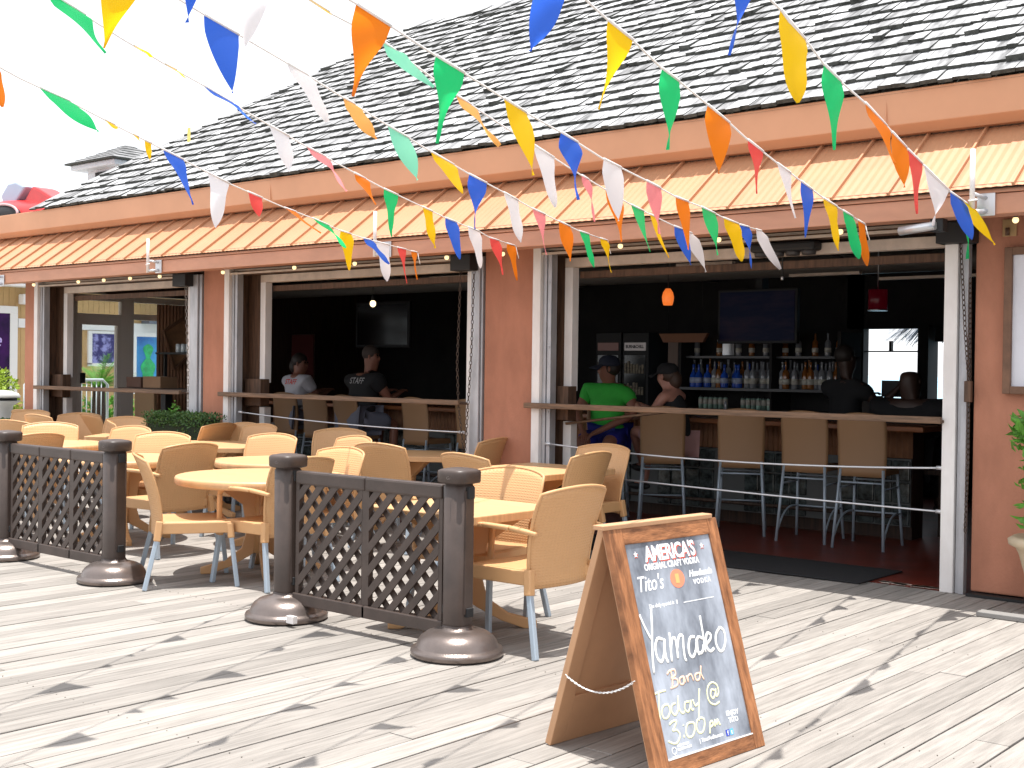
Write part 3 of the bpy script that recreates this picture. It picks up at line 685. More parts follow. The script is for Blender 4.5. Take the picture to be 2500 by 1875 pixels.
# lettering, laid on the board (u right, v up)
ZL = -0.0075
def tm(u, v, rot=0.0): return PM @ Matrix.Translation((u, v, ZL)) @ Matrix.Rotation(rot, 4, 'Z')
def letter(body, u, v, size, m, name='printed_lettering', sx=1.0, shear=0.0, bold=0.0, rot=0.0, ext=0.0005, dz=0.0, align='CENTER', space=1.0):
    part(text_mb(body, size, PM @ Matrix.Translation((u, v, ZL + dz)) @ Matrix.Rotation(rot, 4, 'Z'), ext, align, shear, sx, bold, space), name, m, cb, world=False) if False else part(text_mb(body, size, PM @ Matrix.Translation((u, v, ZL + dz)) @ Matrix.Rotation(rot, 4, 'Z'), ext, align, shear, sx, bold, space), name, m, SB, world=True)
letter("AMERICA'S", 0.358, 0.765, 0.082, M_redp, sx=0.80, bold=0.0022, dz=-0.0003, space=0.95)
letter("AMERICA'S", 0.353, 0.770, 0.082, M_print, sx=0.80, bold=0.0022, dz=0.0005, space=0.95)
letter("ORIGINAL CRAFT VODKA", 0.350, 0.737, 0.034, M_print, sx=0.83, bold=0.0009)
def star(u, v, r, m, dz=0):
    pl = [(u + (r if i % 2 == 0 else r * 0.42) * math.sin(math.pi * i / 5), v + (r if i % 2 == 0 else r * 0.42) * math.cos(math.pi * i / 5)) for i in range(10)]
    part(MB().prism(pl, 0.0008, PM @ Matrix.Translation((0, 0, ZL + dz))), 'printed_star', m, SB, world=True)
for u in (0.150, 0.550): star(u + 0.003, 0.797, 0.013, M_redp, -0.0002); star(u, 0.801, 0.013, M_print, 0.0006)
letter("Tito's", 0.198, 0.662, 0.082, M_print, sx=0.82, shear=0.28, bold=0.0003, rot=0.0)
em = MB(); em.prism([(0.363 + 0.042 * math.cos(a * math.pi / 16), 0.690 + 0.036 * math.sin(a * math.pi / 16)) for a in range(32)], 0.0006, PM @ Matrix.Translation((0, 0, ZL)))
part(em, 'printed_emblem', M_org, SB, world=True)
part(MB().box(0.350, 0.372, 0.672, 0.708, ZL + 0.0008, ZL + 0.0014, PM), 'printed_emblem', mat('printed_orange', (0.9, 0.42, 0.15), 0.6), SB, world=True)
letter("Handmade", 0.508, 0.688, 0.036, M_print, sx=0.92, shear=0.3, bold=0.0009)
letter("VODKA", 0.508, 0.657, 0.028, M_print, sx=0.95, space=1.3, bold=0.0006)
letter("The daily special is  $", 0.250, 0.597, 0.021, M_chalk, sx=0.95, shear=0.2, name='printed_lettering')
part(MB().box(0.37, 0.558, 0.595, 0.598, ZL, ZL + 0.0006, PM), 'printed_rule', M_print, SB, world=True)
letter("100% CORN\nGLUTEN-FREE", 0.165, 0.092, 0.013, M_print, align='LEFT', bold=0.0003)
letter("| TitosVodka.com", 0.295, 0.083, 0.020, M_print, align='LEFT', bold=0.0004)
part(MB().box(0.457, 0.478, 0.076, 0.099, ZL, ZL + 0.0007, PM), 'printed_emblem', mat('printed_blue', (0.03, 0.06, 0.45), 0.5), SB, world=True)
part(MB().box(0.482, 0.503, 0.076, 0.099, ZL, ZL + 0.0007, PM), 'printed_emblem', mat('printed_sky_blue', (0.12, 0.45, 0.85), 0.5), SB, world=True)
letter("f", 0.468, 0.080, 0.022, M_print, bold=0.0006, dz=0.001); letter("t", 0.492, 0.080, 0.022, M_print, bold=0.0006, dz=0.001)
ring = MB(); ring.tube([PM @ Vector((0.145 + 0.012 * math.cos(a * math.pi / 8), 0.083 + 0.012 * math.sin(a * math.pi / 8), ZL)) for a in range(17)], 0.0015, 5, cap=False)
ring.bar(PM @ Vector((0.130, 0.063, ZL)), PM @ Vector((0.160, 0.063, ZL)), 0.006, 0.002, Nn); part(ring, 'printed_emblem', M_print, SB, world=True)
letter("ENJOY\nTITO", 0.520, 0.146, 0.026, M_chalk, name='chalk_lettering', bold=0.0005, rot=-0.04)
def stroke(lines, m, r, name='chalk_lettering'):
    mb = MB()
    for ln in lines:
        P = [Vector((u, v, 0)) for u, v in ln]
        # Catmull-Rom smoothing
        Q = []
        for i in range(len(P) - 1):
            p0, p1, p2, p3 = P[max(0, i - 1)], P[i], P[i + 1], P[min(len(P) - 1, i + 2)]
            for k in range(4):
                t = k / 4; Q.append(0.5 * ((2 * p1) + (p2 - p0) * t + (2 * p0 - 5 * p1 + 4 * p2 - p3) * t * t + (3 * p1 - p0 - 3 * p2 + p3) * t ** 3))
        Q.append(P[-1])
        o = len(mb.v); mb.tube(Q, r, 6)
        for i in range(o, len(mb.v)): v = mb.v[i]; mb.v[i] = PM @ Vector((v.x, v.y, ZL + v.z * 0.18 + 0.0004))
    part(mb, name, m, SB, world=True)
stroke([[(0.104, 0.582), (0.120, 0.535), (0.142, 0.487)], [(0.176, 0.598), (0.160, 0.530), (0.142, 0.470), (0.128, 0.415), (0.120, 0.366)],
        [(0.205, 0.478), (0.178, 0.484), (0.156, 0.455), (0.156, 0.415), (0.176, 0.400), (0.200, 0.430), (0.217, 0.478), (0.206, 0.440), (0.205, 0.400), (0.214, 0.396)],
        [(0.251, 0.496), (0.240, 0.440), (0.232, 0.392)], [(0.236, 0.425), (0.258, 0.470), (0.276, 0.470), (0.275, 0.430), (0.270, 0.398)], [(0.276, 0.430), (0.300, 0.474), (0.322, 0.474), (0.314, 0.430), (0.310, 0.390), (0.318, 0.386)],
        [(0.392, 0.462), (0.365, 0.462), (0.345, 0.432), (0.342, 0.400), (0.362, 0.392), (0.388, 0.420), (0.402, 0.455), (0.394, 0.410), (0.398, 0.392)],
        [(0.449, 0.535), (0.444, 0.460), (0.438, 0.397)], [(0.438, 0.448), (0.412, 0.458), (0.392, 0.430), (0.396, 0.402), (0.418, 0.400), (0.436, 0.425)],
        [(0.452, 0.425), (0.480, 0.438), (0.490, 0.455), (0.472, 0.465), (0.454, 0.440), (0.452, 0.410), (0.470, 0.396), (0.494, 0.404)],
        [(0.556, 0.476), (0.525, 0.455), (0.512, 0.420), (0.524, 0.390), (0.550, 0.392), (0.574, 0.425), (0.574, 0.462), (0.556, 0.476)]], M_chalk, 0.0060)
stroke([[(0.190, 0.350), (0.212, 0.362), (0.214, 0.330), (0.205, 0.300)], [(0.200, 0.360), (0.234, 0.362), (0.236, 0.342), (0.208, 0.334), (0.238, 0.326), (0.236, 0.305), (0.194, 0.299)],
        [(0.276, 0.330), (0.256, 0.325), (0.254, 0.306), (0.274, 0.306), (0.280, 0.330), (0.284, 0.306)], [(0.296, 0.330), (0.300, 0.306), (0.304, 0.325), (0.325, 0.330), (0.332, 0.306)],
        [(0.372, 0.328), (0.350, 0.325), (0.348, 0.306), (0.368, 0.306), (0.380, 0.330)], [(0.392, 0.352), (0.384, 0.325), (0.394, 0.300)]], M_chalko, 0.0042)
stroke([[(0.091, 0.293), (0.130, 0.297), (0.165, 0.297)], [(0.122, 0.295), (0.110, 0.245), (0.099, 0.197)],
        [(0.135, 0.246), (0.120, 0.230), (0.122, 0.206), (0.145, 0.202), (0.165, 0.222), (0.160, 0.246), (0.135, 0.246)],
        [(0.205, 0.244), (0.182, 0.240), (0.174, 0.218), (0.190, 0.203), (0.212, 0.220), (0.222, 0.250), (0.226, 0.268), (0.218, 0.225), (0.230, 0.203), (0.246, 0.206)],
        [(0.280, 0.236), (0.258, 0.236), (0.250, 0.214), (0.266, 0.202), (0.284, 0.220), (0.292, 0.240), (0.288, 0.206), (0.300, 0.206)],
        [(0.304, 0.240), (0.312, 0.216), (0.334, 0.222)], [(0.356, 0.272), (0.336, 0.222), (0.320, 0.175), (0.316, 0.160)],
        [(0.446, 0.250), (0.426, 0.256), (0.414, 0.238), (0.424, 0.224), (0.442, 0.236), (0.450, 0.256), (0.446, 0.228), (0.464, 0.240), (0.462, 0.268), (0.436, 0.282), (0.406, 0.268), (0.394, 0.236), (0.402, 0.212), (0.430, 0.200), (0.458, 0.206)],
        [(0.146, 0.176), (0.168, 0.184), (0.189, 0.182), (0.170, 0.162), (0.158, 0.153), (0.182, 0.150), (0.193, 0.130), (0.170, 0.108), (0.145, 0.110), (0.122, 0.122)],
        [(0.222, 0.162), (0.224, 0.160)], [(0.216, 0.126), (0.213, 0.118)],
        [(0.270, 0.162), (0.246, 0.160), (0.230, 0.136), (0.236, 0.116), (0.260, 0.114), (0.280, 0.132), (0.284, 0.156), (0.270, 0.162)],
        [(0.332, 0.168), (0.308, 0.164), (0.294, 0.142), (0.300, 0.120), (0.324, 0.118), (0.342, 0.138), (0.346, 0.160), (0.332, 0.168)],
        [(0.376, 0.144), (0.370, 0.124), (0.362, 0.104)], [(0.376, 0.140), (0.390, 0.146), (0.392, 0.132), (0.374, 0.126)],
        [(0.400, 0.122), (0.408, 0.146), (0.414, 0.128), (0.424, 0.146), (0.430, 0.126), (0.436, 0.128)]], M_chalky, 0.0040)
# ------------------------------------------------------------ bar stools
def make_stool():
    M_stl = mat('tan_stool_resin', (0.27, 0.15, 0.072), 0.55)
    t = thing('bar_stool', 'x', 'bar stool')
    def sf(u, v):
        s = (u - 0.5) * 2; return Vector((s * 0.19, -0.18 + 0.36 * v, 0.665 - 0.012 * (1 - s * s)))
    a = MB(); a.smooth = True; a.shell(sf, 8, 6, 0.018); part(a, 'seat', M_stl, t)
    fr = MB().bar((-0.19, 0.18, 0.64), (0.19, 0.18, 0.64), 0.02, 0.05).bar((-0.19, -0.18, 0.64), (-0.19, 0.18, 0.64), 0.02, 0.05).bar((0.19, -0.18, 0.64), (0.19, 0.18, 0.64), 0.02, 0.05)
    part(fr, 'seat_frame', M_stl, t, bev=0.006)
    b = MB(); b.smooth = True; b.shell(back_fn(0.40, 0.42, 0.60, 1.135, 0.05, 0.03, 0.04, -0.20), 14, 10, 0.014); part(b, 'backrest', M_stl, t)
    F = {}
    for sx in (-1, 1):
        for sy, z in ((-1, 0.66), (1, 0.66)):
            p = Vector((sx * 0.18, sy * 0.18, z)); q = Vector((sx * 0.215, sy * 0.26, 0)); F[(sx, sy)] = (p, q)
            part(MB().tube([p, q], 0.0135, 8), 'leg', M_leg, t)
    def at(k, z): p, q = F[k]; return p + (q - p) * ((p.z - z) / p.z)
    for z, k1, k2 in ((0.55, (-1, -1), (1, -1)), (0.55, (-1, 1), (1, 1)), (0.50, (-1, -1), (-1, 1)), (0.50, (1, -1), (1, 1)), (0.27, (-1, 1), (1, 1))):
        part(MB().tube([at(k1, z), at(k2, z)], 0.008, 6), 'crossbar', M_leg, t)
    for sx in (-1, 1):
        a_ = at((sx, -1), 0.06); b_ = at((sx, 1), 0.27)
        pts = [a_.lerp(b_, i / 8) + Vector((0, 0, 0.10 * math.sin(math.pi * (i / 8) ** 0.8))) for i in range(9)]
        part(MB().tube(pts, 0.009, 6), 'footrest_arc', M_leg, t)
    return t
stool = make_stool()
ST = [(-4.50, 9.98, 96, 'right-hand bar stool of the row behind the big opening ledge'),
      (-5.05, 10.02, 98, 'second bar stool from the right in the big opening'),
      (-5.74, 10.02, 118, 'third bar stool from the right in the big opening, right of the broad-backed one'),
      (-6.50, 9.88, 122, 'bar stool with broad back turned to the deck, under the woman in the black cap'),
      (-7.22, 9.95, -60, 'bar stool under the man in the green shirt'),
      (-8.93, 10.05, 92, 'right-hand bar stool in the middle opening, beside the chain'),
      (-9.80, 10.10, 88, 'bar stool right of the staff member in black'),
      (-10.95, 10.10, 90, 'bar stool under the staff member in black'),
      (-11.50, 10.10, 92, 'bar stool between the two seated staff members'),
      (-12.30, 10.30, 95, 'bar stool under the staff member in the white shirt')]
for i, (x, y, a, lb) in enumerate(ST):
    o = stool if i == 0 else copy_tree(stool)
    o.location = (x, y, 0.004); o.rotation_euler = (0, 0, R(a - 90)); tag(o, lb, 'bar stool', 'tan bar stools along the counter')
# ------------------------------------------------------------ bar counter
M_barwood = mat('orange_brown_bar_edge', (0.24, 0.085, 0.030), 0.4, var=0.2, vscale=4, stretch=(0.5, 6, 6))
M_gb = mat('dark_glass_block', (0.03, 0.04, 0.04), 0.15, var=0.5, vscale=14, col2=(0.10, 0.13, 0.13))
bar = thing('bar_counter', 'long bar counter with orange-brown edge, corrugated and glass-block front', 'bar counter', (-8, 10.7, 0))
part(MB().box(-13.4, -4.2, 10.38, 11.0, 0.965, 1.01), 'bar_top', M_barwood, bar, world=True, bev=0.008)
part(MB().box(-13.2, -4.4, 10.66, 10.9, 0, 0.965), 'bar_body', M_dbrown, bar, world=True)
cf = MB()
for i in range(160):
    x0 = -13.2 + i * 0.055; cf.prism([(0, 0), (0.0275, -0.02), (0.055, 0)], 0.24, Matrix(((1, 0, 0, x0), (0, 1, 0, 10.655), (0, 0, 1, 0.72), (0, 0, 0, 1))))
    if i % 18 < 4: cf.prism([(0, 0), (0.0275, -0.02), (0.055, 0)], 0.6, Matrix(((1, 0, 0, x0), (0, 1, 0, 10.655), (0, 0, 1, 0.12), (0, 0, 0, 1))))
part(cf, 'corrugated_front', M_corr, bar, world=True)
gb = MB(); gm = MB()
for i in range(160):
    if i % 18 >= 4 and (i % 18 - 4) % 3 == 0 and (i % 18) <= 14:
        x0 = -13.2 + i * 0.055
        if i % 18 == 4: gb = MB()
        for k in range(3): gb.box(x0 + 0.006, x0 + 0.16, 10.60, 10.65, 0.13 + k * 0.195, 0.13 + k * 0.195 + 0.18)
        if i % 18 == 13: part(gb, 'glass_block_panel', M_gb, bar, world=True, bev=0.012)
part(MB().box(-13.2, -4.4, 10.62, 10.64, 0.12, 0.715), 'glass_block_mortar', mat('grey_mortar', (0.13, 0.14, 0.14), 0.7), bar, world=True)
part(MB().tube([(-13.2, 10.45, 0.22), (-4.4, 10.45, 0.22)], 0.018, 8), 'foot_rail', M_rust, bar, world=True)
# back bar with shelves
bb = thing('back_bar', 'dark back bar cabinet with bottle shelves', 'cabinet', (-7, 12.6, 0))
part(MB().box(-7.9, -5.88, 12.35, 12.75, 0, 1.02), 'cabinet', M_dark, bb, world=True)
part(MB().box(-7.9, -5.88, 12.25, 12.75, 1.255, 1.285).box(-7.9, -5.88, 12.4, 12.75, 1.62, 1.645).box(-7.9, -5.88, 12.25, 12.75, 1.02, 1.045), 'shelf', mat('grey_shelf', (0.06, 0.06, 0.065), 0.4), bb, world=True)
part(MB().box(-7.9, -7.86, 12.3, 12.75, 1.0, 1.9).box(-6.72, -6.69, 12.3, 12.75, 1.0, 1.9).box(-5.92, -5.88, 12.3, 12.75, 1.0, 1.9).box(-7.9, -5.88, 12.75, 12.80, 0, 1.9), 'upright', M_dark, bb, world=True)
part(MB().box(-7.62, -7.40, 12.70, 12.745, 1.66, 1.84), 'mirror', M_steel, bb, world=True)
def bottle(name, m, prof, n=14):
    mb = MB().lathe(prof, (0, 0, 0), n); o = part(mb, name, m); return o
M_bblue = mat('blue_bottle_glass', (0.02, 0.09, 0.50), 0.08, spec=0.8); M_bclear = mat('clear_bottle_glass', (0.22, 0.23, 0.25), 0.06, spec=0.9)
M_bamb = mat('amber_bottle_glass', (0.25, 0.09, 0.02), 0.1, spec=0.8); M_bgrn = mat('green_bottle_glass', (0.02, 0.12, 0.04), 0.1, spec=0.8)
pr1 = [(0.036, 0), (0.038, 0.01), (0.038, 0.17), (0.030, 0.195), (0.013, 0.215), (0.012, 0.275), (0.014, 0.28), (0.014, 0.295)]
pr2 = [(0.042, 0), (0.044, 0.01), (0.044, 0.13), (0.034, 0.155), (0.014, 0.18), (0.013, 0.235), (0.016, 0.24), (0.016, 0.26)]
def bt(m, pr, lab, grp, cat='bottle'):
    o = bottle('bottle', m, pr); cp = MB().lathe([(0.013, pr[-1][1]), (0.013, pr[-1][1] + 0.02)], (0, 0, 0), 8); part(cp, 'cap', M_black, o)
    lb = MB().lathe([(pr[1][0] + 0.0008, 0.05), (pr[1][0] + 0.0008, 0.11)], (0, 0, 0), 14); part(lb, 'paper_label', mat('cream_label', (0.55, 0.52, 0.45), 0.7) if m != M_bblue else mat('silver_label', (0.4, 0.45, 0.6), 0.4), o)
    tag(o, lab, cat, grp); return o
protos = [(bt(M_bblue, pr2, 'blue glass bottle on the back bar shelf', 'blue bottles on the back bar'), [-7.74, -7.66, -7.55, -7.30, -7.20, -7.12]),
          (bt(M_bclear, pr1, 'clear glass bottle on the back bar shelf', 'clear bottles on the back bar'), [-7.46, -7.02, -6.93, -6.84, -6.76, -6.60, -6.45, -6.20, -6.11, -6.02]),
          (bt(M_bamb, pr1, 'amber bottle on the back bar shelf', 'amber bottles on the back bar'), [-7.38, -6.53, -6.33, -6.24, -5.97])]
for p, xs in protos:
    for i, x in enumerate(xs):
        o = p if i == 0 else copy_tree(p); o.location = (x, 12.36 + random.uniform(-0.04, 0.06), 1.286)
cans = bt(mat('pale_green_can', (0.35, 0.5, 0.42), 0.3, metal=0.4, rand=0.5), [(0.022, 0), (0.026, 0.008), (0.026, 0.12), (0.020, 0.13)], 'pale drink can lined up on the lower back bar shelf', 'cans on the lower shelf', 'can')
for i in range(12):
    o = cans if i == 0 else copy_tree(cans); o.location = (-7.60 + (i % 6) * 0.065 + (0.55 if i > 5 else 0), 12.32, 1.046)
for i in range(22):
    o = copy_tree(protos[(1, 1, 2, 0, 1)[i % 5]][0]); o.location = (-7.80 + i * 0.085 + random.uniform(-0.02, 0.02), 12.55 + random.uniform(-0.04, 0.04), 1.286); s_b = random.uniform(0.95, 1.12); o.scale = (s_b, s_b, s_b)
# television
tv = thing('television', 'large dark television hung above the back bar, faint blue and pink sky on its screen', 'television', (-6.83, 12.2, 2.08))
part(MB().box(-7.32, -6.34, 12.2, 12.26, 1.78, 2.38), 'casing', M_black, tv, world=True, bev=0.006)
part(MB().box(-7.29, -6.37, 12.193, 12.2, 1.81, 2.35), 'screen', mat('tv_screen_image', (0.006, 0.008, 0.018), 0.5, var=0.3, vscale=2.5, stretch=(0.5, 1, 2), col2=(0.045, 0.022, 0.02), lo=0.45, hi=0.75, spec=0.12, emit=(0.02, 0.03, 0.10), estr=0.03), tv, world=True)
part(MB().box(-6.88, -6.80, 12.26, 12.4, 1.95, 2.86), 'wall_mount', M_black, tv, world=True)
tv2 = thing('television', 'second black television at the left of the middle opening interior', 'television', (-13.0, 12.4, 2.0))
part(MB().box(-13.5, -12.4, 12.4, 12.46, 1.75, 2.4), 'casing', M_black, tv2, world=True, bev=0.006)
part(MB().box(-13.46, -12.44, 12.395, 12.4, 1.79, 2.36), 'screen', mat('blank_screen', (0.006, 0.006, 0.008), 0.15), tv2, world=True)
# coolers with lettered headers
for k, (xc, lab, txt, tc_) in enumerate(((-9.44, 'drinks cooler with a pinkish header sign, behind the man in green', '', (0.16, 0.09, 0.08)), (-9.02, 'drinks cooler with a white header sign lettered in black', 'BURN&CHILL', (0.42, 0.38, 0.37)))):
    c_ = thing('drinks_cooler', lab, 'cooler', (xc, 13.1, 0))
    part(MB().box(xc - 0.2, xc + 0.2, 13.05, 13.5, 0, 1.95), 'cabinet', M_black, c_, world=True, bev=0.01)
    part(MB().box(xc - 0.16, xc + 0.16, 13.035, 13.05, 1.72, 1.82), 'header_sign', mat('header_' + ('pink', 'white')[k], tc_, 0.6, emit=tc_, estr=0.12), c_, world=True)
    if txt: part(text_mb(txt, 0.055, Matrix.Translation((xc, 13.032, 1.752)) @ Matrix.Rotation(R(90), 4, 'X'), 0.001, sx=0.85, bold=0.0015), 'header_lettering', M_black, c_, world=True)
    part(MB().box(xc - 0.16, xc + 0.16, 13.04, 13.05, 0.5, 1.66), 'glass_door', mat('cooler_glass', (0.02, 0.022, 0.022), 0.1), c_, world=True)
    random.seed(k); cc = MB()
    for r_ in range(4):
        for i in range(7): cc.box(xc - 0.15 + i * 0.043, xc - 0.12 + i * 0.043, 13.028, 13.038, 0.62 + r_ * 0.27, 0.62 + r_ * 0.27 + random.uniform(0.1, 0.16))
    part(cc, 'stocked_cans', mat('mixed_cans', (0.22, 0.18, 0.12), 0.5, var=0.6, vscale=30), c_, world=True)
# dim clutter: hanging glasses, notices on the walls, second row of bottles
for i, x in enumerate([-7.8, -7.5, -7.25, -7.08, -6.9, -6.66, -6.5, -6.3, -6.15, -6.02]):
    o = copy_tree(protos[1 + i % 2][0]); o.location = (x, 12.55, 1.646); o.scale = (0.9, 0.9, 0.85)
for x, y, z, w_, h_, lab, c_ in ((-9.75, 12.0, 2.36, 0.20, 0.34, 'tall cream notice high on the dark wall right of the bare bulb', (0.20, 0.15, 0.10)), (-11.35, 13.0, 2.42, 0.22, 0.17, 'small pale notice behind the bare bulb', (0.22, 0.21, 0.20)), (-14.9, 12.6, 1.60, 0.5, 0.7, 'dull red poster low at the left of the middle opening', (0.09, 0.012, 0.01)), (-8.35, 12.9, 1.55, 0.14, 0.62, 'pale paper towel roll stand left of the back bar', (0.25, 0.18, 0.15)), (-5.62, 12.4, 1.10, 0.30, 0.24, 'grey box at the right end of the back bar', (0.10, 0.085, 0.08))):
    q_ = thing('wall_notice', lab, 'notice', (x, y, z)); part(MB().box(-w_ / 2, w_ / 2, -0.02, 0.0, -h_ / 2, h_ / 2), 'notice_sheet', mat('notice_%d' % int(-x * 10), c_, 0.7), q_); part(MB().box(-w_ / 2 - 0.015, w_ / 2 + 0.015, 0.001, 0.02, -h_ / 2 - 0.015, h_ / 2 + 0.015), 'notice_frame', M_dbrown, q_)
hgr = thing('hanging_signboard', 'dull orange boat-shaped sign hanging left of the television', 'sign', (-7.9, 12.0, 1.86))
part(MB().prism([(-0.32, 0.05), (0.32, 0.05), (0.26, -0.05), (-0.26, -0.05)], 0.05, Matrix(((1, 0, 0, -7.62), (0, 0, -1, 12.0), (0, 1, 0, 1.84), (0, 0, 0, 1)))), 'sign_board', mat('dull_orange_board', (0.20, 0.07, 0.02), 0.6), hgr, world=True)
part(MB().tube([(-7.85, 12.0, 1.9), (-7.85, 12.0, 2.8)], 0.004).tube([(-7.4, 12.0, 1.9), (-7.4, 12.0, 2.8)], 0.004), 'sign_cord', M_black, hgr, world=True)
B(MB().tube([(-15.0, 11.6, 2.55), (0.5, 11.6, 2.55)], 0.11, 12), 'ceiling_duct', mat('dull_duct', (0.16, 0.15, 0.14), 0.5, metal=0.3))
for x in (-10.2, -5.2):
    fan = thing('ceiling_fan', 'dark ceiling fan in the %s opening' % ('middle' if x < -8 else 'big'), 'ceiling fan', (x, 10.2, 2.55))
    part(MB().lathe([(0.09, -0.05), (0.10, 0.0), (0.05, 0.06), (0.012, 0.07), (0.012, 0.3)], (0, 0, 0), 16), 'motor', M_dbrown, fan)
    for k_ in range(5):
        part(MB().box(0.12, 0.62, -0.06, 0.06, -0.006, 0.004, Rz(R(72 * k_ + 20)) @ Matrix.Rotation(R(9), 4, 'X')), 'blade', M_dbrown, fan, bev=0.002)
# lamps
M_glow = mat('lit_amber_glass', (0.85, 0.25, 0.05), 0.4, emit=(1.0, 0.20, 0.03), estr=0.42, var=0.3, vscale=20)
lp = thing('pendant_lamp', 'lit amber glass pendant lamp in the big opening', 'pendant lamp', (-6.22, 9.5, 2.13))
part(MB().lathe([(0.022, 0.075), (0.045, 0.04), (0.054, 0.0), (0.050, -0.04), (0.040, -0.075)], (-6.22, 9.5, 2.13), 20), 'glass_shade', M_glow, lp, world=True)
part(MB().sph((-6.22, 9.5, 2.13), 0.022), 'bulb', mat('warm_bulb', (1, 0.7, 0.4), 0.4, emit=(1, 0.5, 0.15), estr=3), lp, world=True)
part(MB().tube([(-6.22, 9.5, 2.20), (-6.22, 9.5, 2.86)], 0.004, 6), 'cord', M_black, lp, world=True)
lp = thing('pendant_lamp', 'bare lit bulb hanging in the middle opening', 'pendant lamp', (-10.6, 10, 2.22))
part(MB().sph((-10.6, 10.0, 2.20), 0.035, sc3=(1, 1, 1.15)), 'bulb', mat('bright_bulb', (1, 0.9, 0.7), 0.4, emit=(1, 0.75, 0.42), estr=1.6), lp, world=True)
part(MB().lathe([(0.018, 2.235), (0.02, 2.24), (0.02, 2.29), (0.01, 2.30)], (-10.6, 10, 0), 12).tube([(-10.6, 10, 2.3), (-10.6, 10, 2.86)], 0.004, 6), 'socket', M_black, lp, world=True)
lp = thing('pendant_lamp', 'dark red cylinder lamp high at the right of the big opening', 'pendant lamp', (-4.9, 11, 2.15))
part(MB().lathe([(0.085, -0.09), (0.085, 0.09)], (-4.9, 11, 2.15), 24), 'shade', mat('deep_red_shade', (0.05, 0.003, 0.006), 0.3, emit=(0.5, 0.0, 0.03), estr=0.02), lp, world=True)
part(MB().lathe([(0.09, -0.105), (0.09, -0.092)], (-4.9, 11, 2.15), 24).tube([(-4.9, 11, 2.24), (-4.9, 11, 2.86)], 0.006, 6), 'lamp_fitting', M_steel, lp, world=True)
# napkin holder / condiments on the counter, boxes and shelf in the left bay
cd = thing('condiment_caddy', 'black condiment caddy on the bar beside the woman', 'caddy', (-6.2, 10.5, 1.01))
part(MB().box(-6.26, -6.13, 10.46, 10.56, 1.012, 1.10), 'caddy_box', M_black, cd, world=True, bev=0.004)
part(MB().lathe([(0.016, 0), (0.016, 0.10), (0.006, 0.13)], (-6.20, 10.5, 1.05), 10), 'shaker', M_bclear, cd, world=True)
def cbox(x0, x1, y0, y1, z0, z1, lab, m):
    o = thing('cardboard_box', lab, 'box', ((x0 + x1) / 2, (y0 + y1) / 2, z0)); part(MB().box(x0, x1, y0, y1, z0, z1), 'carton', m, o, world=True, bev=0.004)
    part(MB().box(x0 - 0.001, x1 + 0.001, (y0 + y1) / 2 - 0.03, (y0 + y1) / 2 + 0.03, z1, z1 + 0.002), 'tape', mat('brown_tape', (0.25, 0.16, 0.09), 0.3), o, world=True)
M_card = mat('brown_cardboard', (0.20, 0.115, 0.06), 0.8, var=0.08, vscale=3); M_card2 = mat('dark_cardboard', (0.09, 0.045, 0.03), 0.8)
lt = thing('high_table', 'dark high-top table in the left opening carrying cartons', 'table', (-13.6, 9.15, 0))
part(MB().box(-14.2, -12.7, 8.95, 9.45, 1.13, 1.165), 'tabletop', M_dbrown, lt, world=True)
part(MB().box(-13.55, -13.45, 9.15, 9.25, 0.03, 1.13).box(-13.8, -13.2, 8.98, 9.42, 0.0, 0.03), 'table_stem', M_black, lt, world=True)
cbox(-13.72, -13.34, 9.0, 9.25, 1.168, 1.31, 'brown cardboard carton on the high-top table in the left opening', M_card)
cbox(-14.12, -13.80, 9.02, 9.3, 1.168, 1.30, 'dark carton on the high-top table, left of the brown carton', M_card2)
sf_ = thing('glass_shelf', 'small black shelf stand holding upturned glasses in the left opening', 'shelf', (-13.6, 9.75, 0))
part(MB().box(-14.35, -13.10, 9.6, 9.9, 1.60, 1.625), 'shelf_board', M_black, sf_, world=True)
part(MB().box(-13.62, -13.56, 9.72, 9.78, 0, 1.60).box(-14.34, -14.31, 9.72, 9.76, 0, 1.60), 'shelf_post', M_black, sf_, world=True)
gl = part(MB().lathe([(0.034, 0), (0.03, 0.11), (0.001, 0.112)], (0, 0, 0), 12), 'drinking_glass', mat('glassware', (0.55, 0.6, 0.62), 0.1, spec=0.9)); tag(gl, 'upturned clear drinking glass on the black shelf', 'glass', 'upturned glasses on the shelf')
for i in range(14):
    o = gl if i == 0 else copy_tree(gl); o.location = (-13.95 + (i % 7) * 0.11, 9.68 + (i // 7) * 0.13, 1.626)
rs = thing('red_stool', 'stool with bright red seat pad by the right post of the left opening', 'stool', (-13.0, 9.6, 0))
part(MB().box(-13.35, -12.9, 9.45, 9.85, 0.98, 1.03), 'seat_pad', mat('red_vinyl', (0.45, 0.015, 0.01), 0.4), rs, world=True, bev=0.015)
part(MB().tube([(-13.3, 9.5, 0), (-13.25, 9.52, 0.98)], 0.014).tube([(-12.95, 9.5, 0), (-13.0, 9.52, 0.98)], 0.014).tube([(-13.3, 9.8, 0), (-13.25, 9.78, 0.98)], 0.014).tube([(-12.95, 9.8, 0), (-13.0, 9.78, 0.98)], 0.014), 'leg', M_black, rs, world=True)
ps_ = thing('tan_partition', 'tan leaning panel at the foot of the glass door', 'panel', (-14.6, 9.0, 0))
part(MB().box(-14.75, -14.3, 9.55, 9.6, 0.35, 1.12), 'panel_sheet', mat('tan_panel', (0.42, 0.27, 0.15), 0.7), ps_, world=True, bev=0.01)
